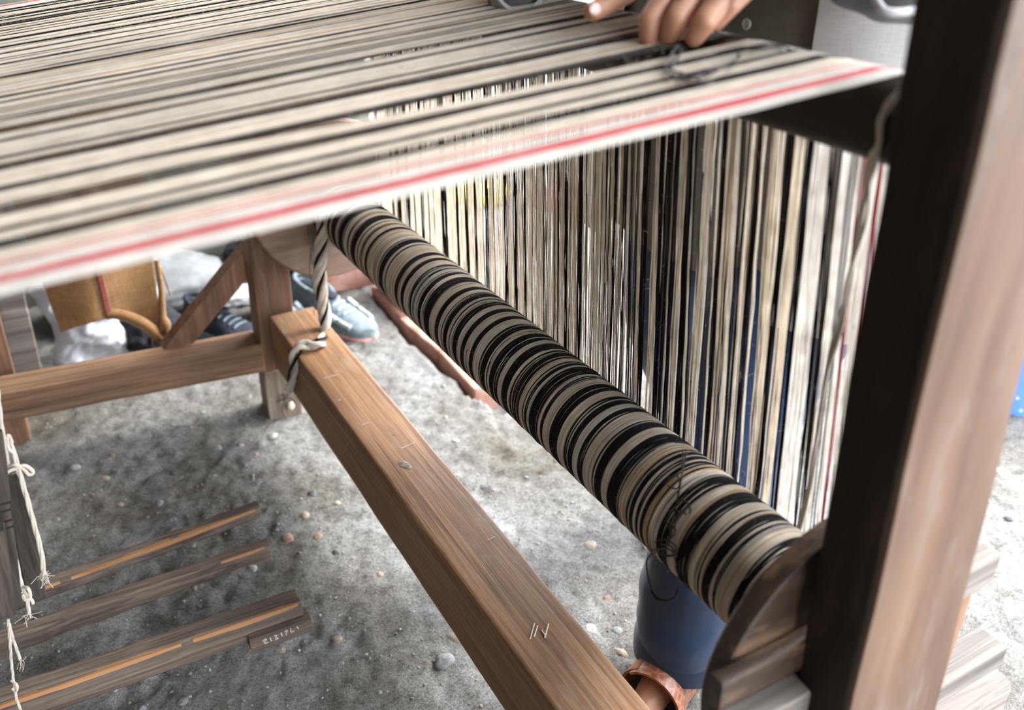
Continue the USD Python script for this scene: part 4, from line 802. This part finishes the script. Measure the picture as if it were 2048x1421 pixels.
# right cuff: open ring of turned-up cloth resting just above the warp
cdir = unit(wrR - elR); ca = unit(np.cross(cdir, [0, 1, 0])); cb = np.cross(cdir, ca)
cc = at(1036, -16, D=.955)
prof_ = [(.0225, .004), (.0245, -.002), (.0285, -.006), (.030, .004), (.0295, .022), (.027, .034), (.0235, .034), (.0225, .02), (.0225, .004)]
nd = unit(CAM + [0.15, 0, .4] - cc)
part(PE, 'cuff', revolve(prof_[::-1], cc - nd * .02, nd, 40), M['lining'], smooth=60, label='pale turned up cuff')
part(PE, 'sleeve_end', sleeve([(cc - nd * .02, .031), (elR + [.03, .0, .03], .04)], .003, 6), M['sleeve'], smooth=60)
# trousers
def leg(h, k, a, flare): return [(h, .128), ((h + k) / 2, .105), (k, .088), ((k * .45 + a * .55), .080), (a + [0, 0, .03], flare)]
tr = body([leg(hipL, knL, anL - [.012, .01, .02], .074), leg(hipR, knR, anR, .068), [(hipL, .128), (hipR, .128)], [(hipL + [0, 0, .05], .125), (hipR + [0, 0, .05], .125)]], .014, 10)
v = np.array(tr.vertices); nr = np.array(tr.vertex_normals)
fo = .014 * (meshkit.fbm(v * [9, 9, 22], 3, 5) - .5) * np.clip((.6 - v[:, 2]) / .4, .3, 1.2)
TRS = part(PE, 'trousers', trimesh.Trimesh(v + nr * fo[:, None], tr.faces, process=False), M['trouser'], smooth=60, label='navy trousers')
hem = anL + [0, 0, -.01]
part(PE, 'hem', revolve([(.070, 0), (.074, .003), (.0755, .032), (.071, .045), (.064, .03), (.066, .004), (.070, 0)], anL + [-.012, -.01, -.032], (.05, 0, 1), 40), M['trouser'], smooth=50)
# sandals
def sandal(toe, heel, w, lab):
    toe, heel = np.asarray(toe, float), np.asarray(heel, float); d = unit((toe - heel) * [1, 1, 0]); s = np.array([-d[1], d[0], 0]); L = np.linalg.norm((toe - heel)[:2])
    P = '%s/%s' % (PE, numbered(PE, 'sandal')); x = UsdGeom.Xform.Define(stage, P); _base[P] = _base[PE]; meta(x.GetPrim(), lab)
    ts = np.linspace(0, 1, 24); ww = w * np.interp(ts, [0, .05, .2, .45, .75, .92, 1], [.35, .62, .78, .72, 1.0, .75, .3])
    out = np.vstack([[heel + d * L * t + s * q for t, q in zip(ts, ww)], [heel + d * L * t - s * q for t, q in zip(ts[::-1], ww[::-1])]])
    from shapely.geometry import Polygon
    so = trimesh.creation.extrude_polygon(Polygon(out[:, :2]), .016, engine='earcut'); so.apply_translation([0, 0, .002]); part(P, 'sole', so, M['sole'], smooth=30)
    # broad strap over the instep, with slots; a suede flap at its side
    def strap(t0, t1, h, k, mm, nm, ex=.0, a0=0, a1=np.pi):
        n_, m_ = 22, 16; V = []
        for off in (0, .004):
            for i in range(m_):
                t = t0 + (t1 - t0) * i / (m_ - 1); c = heel + d * L * t; wv = w * np.interp(t, [0, .2, .45, .75, .92, 1], [.5, .78, .72, 1.0, .75, .3]) * .98 + ex
                hh = h * np.interp(t, [.3, .55, .8, 1], [1.35, 1.15, .85, .6])
                for j in range(n_):
                    a = a0 + (a1 - a0) * j / (n_ - 1)
                    V.append(c + s * np.cos(a) * (wv + off) + np.array([0, 0, .014 + np.sin(a) ** .8 * (hh + off)]))
        idx = np.arange(2 * m_ * n_).reshape(2, m_, n_); F = []
        for i in range(m_ - 1):
            for j in range(n_ - 1):
                for o in (0, 1):
                    q = [idx[o, i, j], idx[o, i + 1, j], idx[o, i + 1, j + 1], idx[o, i, j + 1]]
                    q = q if o else q[::-1]; F += [[q[0], q[1], q[2]], [q[0], q[2], q[3]]]
        for i in range(m_ - 1):
            for j in (0, n_ - 1):
                q = [idx[0, i, j], idx[1, i, j], idx[1, i + 1, j], idx[0, i + 1, j]]; F += [[q[0], q[1], q[2]], [q[0], q[2], q[3]]]
        for j in range(n_ - 1):
            for i in (0, m_ - 1):
                q = [idx[0, i, j], idx[1, i, j], idx[1, i, j + 1], idx[0, i, j + 1]]; F += [[q[0], q[1], q[2]], [q[0], q[2], q[3]]]
        t_ = trimesh.Trimesh(np.array(V), F, process=False); t_.fix_normals()
        return part(P, nm, t_, M[mm], smooth=50)
    strap(.36, .64, .064, 1, 'leather', 'strap', 0, 0, np.pi * .74)
    strap(.37, .62, .064, 1, 'suede', 'strap_end', .003, np.pi * .66, np.pi)
    strap(.74, .90, .040, 1, 'leather', 'toe_strap', .002)
    for k in range(3):
        aa = np.pi * (.72 + .07 * k); p_ = heel + d * L * (.46 + .05 * (k % 2)) + s * math.cos(aa) * w * .85 + [0, 0, .020 + math.sin(aa) ** .8 * .064]
        part(P, 'eyelet', blob(p_, (.004, .004, .0035), 1, 0, 1, k), M['shoedark'], smooth=True)
    return P
dF = unit((toeL - anL) * [1, 1, 0]); tL = (toeL + dF * .035) * [1, 1, 0]; hL = (anL - dF * .06) * [1, 1, 0]
sandal(tL, hL, .055, 'brown leather sandal with a broad crocodile pattern strap')
sandal((.865, .975, 0), (1.085, 1.035, 0), .046, None)

# ------------------------------------------------------------------ shoes and clutter by the far wall
def shoe(label, toe, heel, w, h, upper, panel, accent=True, sole='shoesole', group=None):
    toe, heel = np.array([*toe, 0.0]), np.array([*heel, 0.0]); z0 = max(fh(*toe[:2]), fh(*heel[:2])) if heel[1] < 2.7 else 0
    d = unit(toe - heel); s = np.array([-d[1], d[0], 0]); L = np.linalg.norm(toe - heel)
    S = thing('shoe', label, 'shoe', ((toe + heel) / 2) + [0, 0, z0], group or 'shoes by the far wall')
    ts = np.linspace(0, 1, 26); ww = w * np.interp(ts, [0, .04, .15, .4, .7, .9, .97, 1], [.3, .6, .78, .74, 1.0, .82, .5, .15])
    def sweep(fun, k=16):
        V = np.array([[heel + d * L * t + s * wv * x + [0, 0, z0 + z] for x, z in fun(t)] for t, wv in zip(ts, ww)])
        n_ = V.shape[1]; F = []
        for i in range(len(ts) - 1):
            for j in range(n_):
                jn = (j + 1) % n_; F += [[i * n_ + j, (i + 1) * n_ + j, (i + 1) * n_ + jn], [i * n_ + j, (i + 1) * n_ + jn, i * n_ + jn]]
        c = [len(V) * n_, len(V) * n_ + 1]; vv_ = np.vstack([V.reshape(-1, 3), V[0].mean(0), V[-1].mean(0)])
        for j in range(n_):
            jn = (j + 1) % n_; F += [[c[0], j, jn], [c[1], (len(ts) - 1) * n_ + jn, (len(ts) - 1) * n_ + j]]
        t_ = trimesh.Trimesh(vv_, F, process=False)
        if t_.volume < 0: t_.invert()
        return t_
    part(S, 'sole', sweep(lambda t: [(-1.02, 0), (1.02, 0), (1.06, .012), (1.02, .026), (-1.02, .026), (-1.06, .012)]), M[sole], smooth=50)
    top = lambda t: h * np.interp(t, [0, .1, .35, .5, .7, .9, 1], [.9, 1.0, .82, .78, .55, .42, .2])
    def up(t):
        H = top(t); a = np.linspace(0, np.pi, 13)
        return [(math.cos(x) * (1 - .15 * math.sin(x)), .024 + max(H - .024, .01) * math.sin(x) ** .75) for x in a]
    part(S, 'upper', sweep(up), M[upper], smooth=60)
    # dark foot opening with a padded collar and tongue
    oc = heel + d * L * .27; R3 = np.stack([d, s, [0, 0, 1]], 1)
    part(S, 'opening', blob(oc + [0, 0, z0 + h * .86], (L * .21, w * .52, h * .16), 3, .05, 2, 1, R3), M['shoedark'], smooth=True)
    ring_ = [oc + d * L * .23 * math.cos(a) + s * w * .58 * math.sin(a) + [0, 0, z0 + h * (.93 - .10 * math.cos(a))] for a in np.linspace(0, 2 * np.pi, 13)]
    part(S, 'collar', tube(ring_, .007, 7, 48), M[upper], smooth=True)
    part(S, 'tongue', blob(heel + d * L * .47 + [0, 0, z0 + h * .83], (L * .09, w * .42, .010), 2, .05, 2, 2, R3), M['shoedark'], smooth=True)
    for k in range(4):
        t = .52 + .065 * k; q = [heel + d * L * t + s * w * .55 * x + [0, 0, z0 + .024 + max(top(t) - .024, .01) * math.sqrt(max(1 - (x * .6) ** 2, 0)) + .003] for x in np.linspace(-.8, .8, 7)]
        part(S, 'lace', tube(q, .0028, 5, 14), M[panel], smooth=True)
    if accent:
        for sg in (-1, 1):
            q = [heel + d * L * t + s * w * np.interp(t, [.4, .7, .9], [.72, .93, .72]) * sg * .97 + [0, 0, z0 + .03 + (top(t) - .03) * k] for t, k in ((.55, .75), (.65, .55), (.78, .35), (.86, .2))]
            part(S, 'stripe', tube(q, .009, 6, 16), M[panel], smooth=True)
    part(S, 'sole_edge', sweep(lambda t: [(-1.07, .0), (1.07, .0), (1.075, .004), (1.07, .008), (-1.07, .008), (-1.075, .004)]) if sole == 'shoesole' else sweep(lambda t: [(-1.0, 0), (1, 0), (1, .004), (-1, .004)]), M['shoepink' if accent else sole], smooth=40)
    return S
shoe('grey sports shoe with pale panels and pink sole edge beside the roller', at(742, 672, Z=0)[:2] - [0.0, .02], (.60, 2.33), .050, .095, 'shoegrey', 'shoelight')
shoe('grey sports shoe half hidden between the far post and the hanging rope', (.555, 2.10), (.50, 2.36), .048, .092, 'shoegrey', 'shoelight')
shoe('dark shoe with grey toe on the floor left of the far post', (.445, 2.12), (.30, 2.34), .052, .098, 'shoedark', 'shoegrey', False)
shoe('black shoe beside the left side of the far post', (.50, 2.40), (.40, 2.62), .044, .085, 'blackcloth', 'shoedark', False)
def lump(name, label, cat_n, c, r, m, amp, fr, seed, sub=4, rot=None): return solo(name, blob(c, r, sub, amp, fr, seed, rot), M[m], label, cat_n, smooth=True)
lump('folded_cloth', 'white crumpled cloth lying on the shoes left of the far post', 'cloth', at(482, 590, Z=.10), (.075, .045, .022), 'lining', .35, 2.5, 3)
lump('dark_garment', 'dark navy garment heaped behind the far post under the disc', 'clothing', (.62, 2.56, .075), (.16, .09, .08), 'blackcloth', .3, 2.2, 5)
lump('sack', 'grey sack lying at the foot of the plaster wall', 'sack', (.22, 2.52, .07), (.24, .13, .085), 'greysack', .18, 1.8, 7)
lump('dark_bundle', 'black bundle on the floor under the hanging jute sack', 'bundle', (.19, 2.22, .07), (.075, .09, .07), 'blackcloth', .3, 2.5, 9)
# boards leaning at the left
def board(label, q, th, m, n=10, seed=0, extra=None):
    q = np.array(q, float); nrm = unit(np.cross(q[1] - q[0], q[2] - q[0]))
    if nrm[1] < 0: nrm = -nrm
    B = thing('board', label, 'board', q.min(0))
    part(B, 'plank', loft([q[0], q[1], q[1] + nrm * th, q[0] + nrm * th], [q[3], q[2], q[2] + nrm * th, q[3] + nrm * th], bev=.003, n=n, wob=.0012, seed=seed), M[m])
    return B
def upb(x0, x1, y, zt_, top_dx=.02, lean=.05): return [(x0, y, -.01), (x1, y, -.01), (x1 + top_dx, y + lean, zt_), (x0 + top_dx, y + lean, zt_)]
board('dark grey board standing upright beside the left corner post', upb(-.135, -.078, 2.12, .62, .03), .02, 'grey', 12, 81)
bm_ = board('wide grey painted board with pale right edge behind the far rail', upb(.075, .205, 2.30, .50, .01), .022, 'board', 12, 82)
part(bm_, 'pale_edge', loft([(.205, 2.295, -.01), (.23, 2.295, -.01), (.23, 2.325, -.01), (.205, 2.325, -.01)], [(.217, 2.345, .50), (.242, 2.345, .50), (.242, 2.375, .50), (.217, 2.375, .50)], bev=.003, n=8, wob=.001, seed=83), M['boardlight'])
st_ = thing('straw_stalk', 'thin straw stalk leaning across the grey board behind the rail', 'straw', (.16, 2.2, .05))
part(st_, 'stalk', tube([at(165, 655, Y=2.26), at(200, 682, Y=2.26), at(238, 716, Y=2.26)], .003, 6, 10), M['tan'], smooth=True)
lt = thing('leather_tag', 'small brown strip hanging in front of the grey board', 'strip', at(205, 660, Y=2.25))
part(lt, 'strip', timber(at(194, 648, Y=2.26), at(203, 683, Y=2.25), .014, .004, up=(0, 1, 0), bev=.001, n=6, wob=.001), M['jute'])
# plastic sack, white below, printed blue above
def quilt(c, w, h, t, seed, m_amp=.03):
    n_, k_ = 30, 40; V = []
    for sgn in (1, -1):
        for i in range(k_):
            for j in range(n_):
                u, v_ = j / (n_ - 1) * 2 - 1, i / (k_ - 1)
                b = t * (1 - u ** 4) * (.25 + math.sin(math.pi * min(.96, v_ + .04)) ** .6)
                V.append([u * w / 2 * (1 + .08 * math.sin(v_ * 9)), -sgn * b, v_ * h])
    V = np.array(V); cr = (meshkit.fbm(V * 22 + seed, 4, seed) - .5) * m_amp * 2; V[:, 1] += cr * 1.0; V[:, 0] += (meshkit.fbm(V * 16 + 9, 3, seed) - .5) * m_amp
    idx = np.arange(2 * k_ * n_).reshape(2, k_, n_); F = []
    for o in (0, 1):
        for i in range(k_ - 1):
            for j in range(n_ - 1):
                q = [idx[o, i, j], idx[o, i, j + 1], idx[o, i + 1, j + 1], idx[o, i + 1, j]]; q = q if o == 0 else q[::-1]; F += [[q[0], q[1], q[2]], [q[0], q[2], q[3]]]
    for i in range(k_ - 1):
        for j in (0, n_ - 1):
            q = [idx[0, i, j], idx[0, i + 1, j], idx[1, i + 1, j], idx[1, i, j]]; q = q if j == 0 else q[::-1]; F += [[q[0], q[1], q[2]], [q[0], q[2], q[3]]]
    for j in range(n_ - 1):
        q = [idx[0, 0, j], idx[1, 0, j], idx[1, 0, j + 1], idx[0, 0, j + 1]]; F += [[q[0], q[1], q[2]], [q[0], q[2], q[3]]]
        q = [idx[0, -1, j], idx[0, -1, j + 1], idx[1, -1, j + 1], idx[1, -1, j]]; F += [[q[0], q[1], q[2]], [q[0], q[2], q[3]]]
    return trimesh.Trimesh(V + c, F, process=False)
PB = thing('plastic_sack', 'crumpled white and blue plastic sack standing behind the far rail below the jute sack', 'sack', (.05, 2.17, 0))
part(PB, 'sack', quilt((.045, 2.19, .0), .17, .27, .035, 3), M['bagwhite'], smooth=True)
part(PB, 'printed_top', quilt((.005, 2.21, .24), .10, .28, .025, 6), M['bagblue'], smooth=True, label='upper part printed blue')
# jute sack hung over a pole
JS = thing('jute_sack', 'brown jute sack with a red stripe hanging under the warp', 'sack', (.10, 2.1, .2))
pole = thing('bamboo_pole', 'thin pole behind the loom that carries the jute sack', 'pole', (.1, 2.1, .6))
part(pole, 'pole', revolve([(0, 0), (.012, 0), (.012, .95), (0, .95)], (-.30, 2.035, .66), (1, 0, 0), 20), M['rail'])
def cloth(x0, x1, zt0, low, n=44, k=40, stripe=None, th=.003, seed=1, lift=0):
    """sacking hung over the pole: its free lower edge follows low(u)"""
    us = np.linspace(*(stripe or (0, 1)), n if not stripe else 6); V = []
    for sgn in (0, 1):
        for i in range(k):
            t = i / (k - 1)
            for u in us:
                xb, zb = low(u); xt_ = x0 + (x1 - x0) * u
                x_ = xt_ + (xb - xt_) * t; z_ = zt0 + (zb - zt0) * t
                y_ = 2.02 - .05 * math.sin(t * 2.2) * (.5 + .5 * math.sin(u * 3.1)) + .018 * math.sin(u * 7 + t * 2 + seed) * t - lift - .03 * t * t
                V.append([x_, y_ + sgn * th, z_])
    n_ = len(us); V = np.array(V); idx = np.arange(2 * k * n_).reshape(2, k, n_); F = []
    for o in (0, 1):
        for i in range(k - 1):
            for j in range(n_ - 1):
                q = [idx[o, i, j], idx[o, i + 1, j], idx[o, i + 1, j + 1], idx[o, i, j + 1]]; q = q if o == 0 else q[::-1]; F += [[q[0], q[1], q[2]], [q[0], q[2], q[3]]]
    for i in range(k - 1):
        for j in (0, n_ - 1):
            q = [idx[0, i, j], idx[1, i, j], idx[1, i + 1, j], idx[0, i + 1, j]]; q = q if j == 0 else q[::-1]; F += [[q[0], q[1], q[2]], [q[0], q[2], q[3]]]
    for j in range(n_ - 1):
        q = [idx[0, -1, j], idx[1, -1, j], idx[1, -1, j + 1], idx[0, -1, j + 1]]; F += [[q[0], q[1], q[2]], [q[0], q[2], q[3]]]
        q = [idx[0, 0, j], idx[0, 0, j + 1], idx[1, 0, j + 1], idx[1, 0, j]]; F += [[q[0], q[1], q[2]], [q[0], q[2], q[3]]]
    return trimesh.Trimesh(V, F, process=False)
lowpx = [(122, 668), (150, 648), (178, 636), (205, 632), (240, 634), (270, 644), (298, 660), (326, 684)]
lowp = np.array([at(x, y, Y=1.965) for x, y in lowpx]); lu = np.linspace(0, 1, len(lowp))
low = lambda u: (float(np.interp(u, lu, lowp[:, 0])), float(np.interp(u, lu, lowp[:, 2])))
xl, xr = at(80, 560, Y=2.0)[0] - .02, at(312, 505, Y=2.0)[0] + .02
part(JS, 'sacking', cloth(xl, xr, .67, low), M['jute'], smooth=True)
part(JS, 'red_stripe', cloth(xl, xr, .67, low, stripe=(.455, .505), lift=.0035), M['jute_red'], smooth=True, label='red woven stripe')
hemp = [at(x, y, Y=1.955) for x, y in lowpx[2:]]
part(JS, 'rolled_hem', tube([p + [0, 0, .006] for p in hemp], [.006, .012, .014, .013], 9, 40), M['jute'], smooth=True)
part(JS, 'side_seam', tube([at(313, 520, Y=1.99), at(322, 580, Y=1.98), at(325, 630, Y=1.965), at(330, 650, Y=1.955), at(328, 684, Y=1.955)], [.006, .007, .008, .013, .008], 8, 40), M['jute'], smooth=True)
part(JS, 'loose_thread', cat_([tube([at(303, 668, Y=1.95), at(305, 690, Y=1.95), at(308, 705, Y=1.95)], .0022, 5, 12), tube([at(315, 520, Y=1.99), at(330, 560, Y=2.0), at(342, 592, Y=2.0)], .002, 5, 12)]), M['jute'], smooth=True, kind='stuff')

# ------------------------------------------------------------------ blue basket at the right edge
def basket(c, r0, r1, h):
    th = .004
    outer = m3.Manifold.cylinder(h, r0, r1, 96); inner = m3.Manifold.cylinder(h, r0 - th, r1 - th, 96).translate([0, 0, th])
    b = outer - inner; holes = []
    for i in range(36):
        for k in range(4):
            a = 2 * np.pi * (i + .5 * (k % 2)) / 36; z = h * (.32 + .15 * k)
            holes.append(m3.Manifold.cylinder(.05, .0048, .0048, 10).rotate([0, 90, 0]).translate([r0 + (r1 - r0) * z / h - .03, 0, z]).rotate([0, 0, math.degrees(a)]))
    b = b - m3.Manifold.batch_boolean(holes, m3.OpType.Add)
    return b.translate(list(c))
e_ = at(1988, 868, Z=-.07); bc = e_ + unit((e_ - CAM) * [1, 1, 0]) * .165
BK = thing('basket', 'light blue plastic basket with round holes on the ground at the right edge', 'basket', bc)
part(BK, 'tub', basket(bc + [0, 0, .012], .165, .195, .22), M['basket'], smooth=35)
part(BK, 'rim', revolve([(.190, 0), (.204, .002), (.206, .012), (.200, .016), (.190, .012), (.190, 0)], bc + [0, 0, .226], (0, 0, 1), 64), M['basket'], smooth=40)
part(BK, 'base_ring', revolve([(.158, 0), (.170, 0), (.172, .012), (.160, .014), (.158, 0)], bc, (0, 0, 1), 64), M['basket'], smooth=40)
for k in range(24):
    a = 2 * np.pi * k / 24; q = lambda r, z: bc + [r * math.cos(a), r * math.sin(a), z]
    part(BK, 'rib', tube([q(.168, .012), q(.174, .055)], .004, 6, 4, smooth=False), plain('blue_rib', (.10, .28, .70), (.12, .32, .74), rough=.35) if k == 0 else UsdShade.Material.Get(stage, '/World/Looks/blue_rib'), smooth=True)
# coloured cloths lying on the bright ground behind the hanging warp
solo('folded_cloth', blob(at(1150, 395, Z=-.05), (.20, .16, .06), 4, .2, 2, 11), M['maroon'], 'maroon folded cloth on the ground behind the hanging warp', 'cloth', smooth=True)
solo('folded_cloth', blob(at(965, 385, Z=-.04), (.12, .10, .05), 4, .2, 2, 12), M['ochre'], 'yellow folded cloth on the ground far behind the hanging warp', 'cloth', smooth=True)
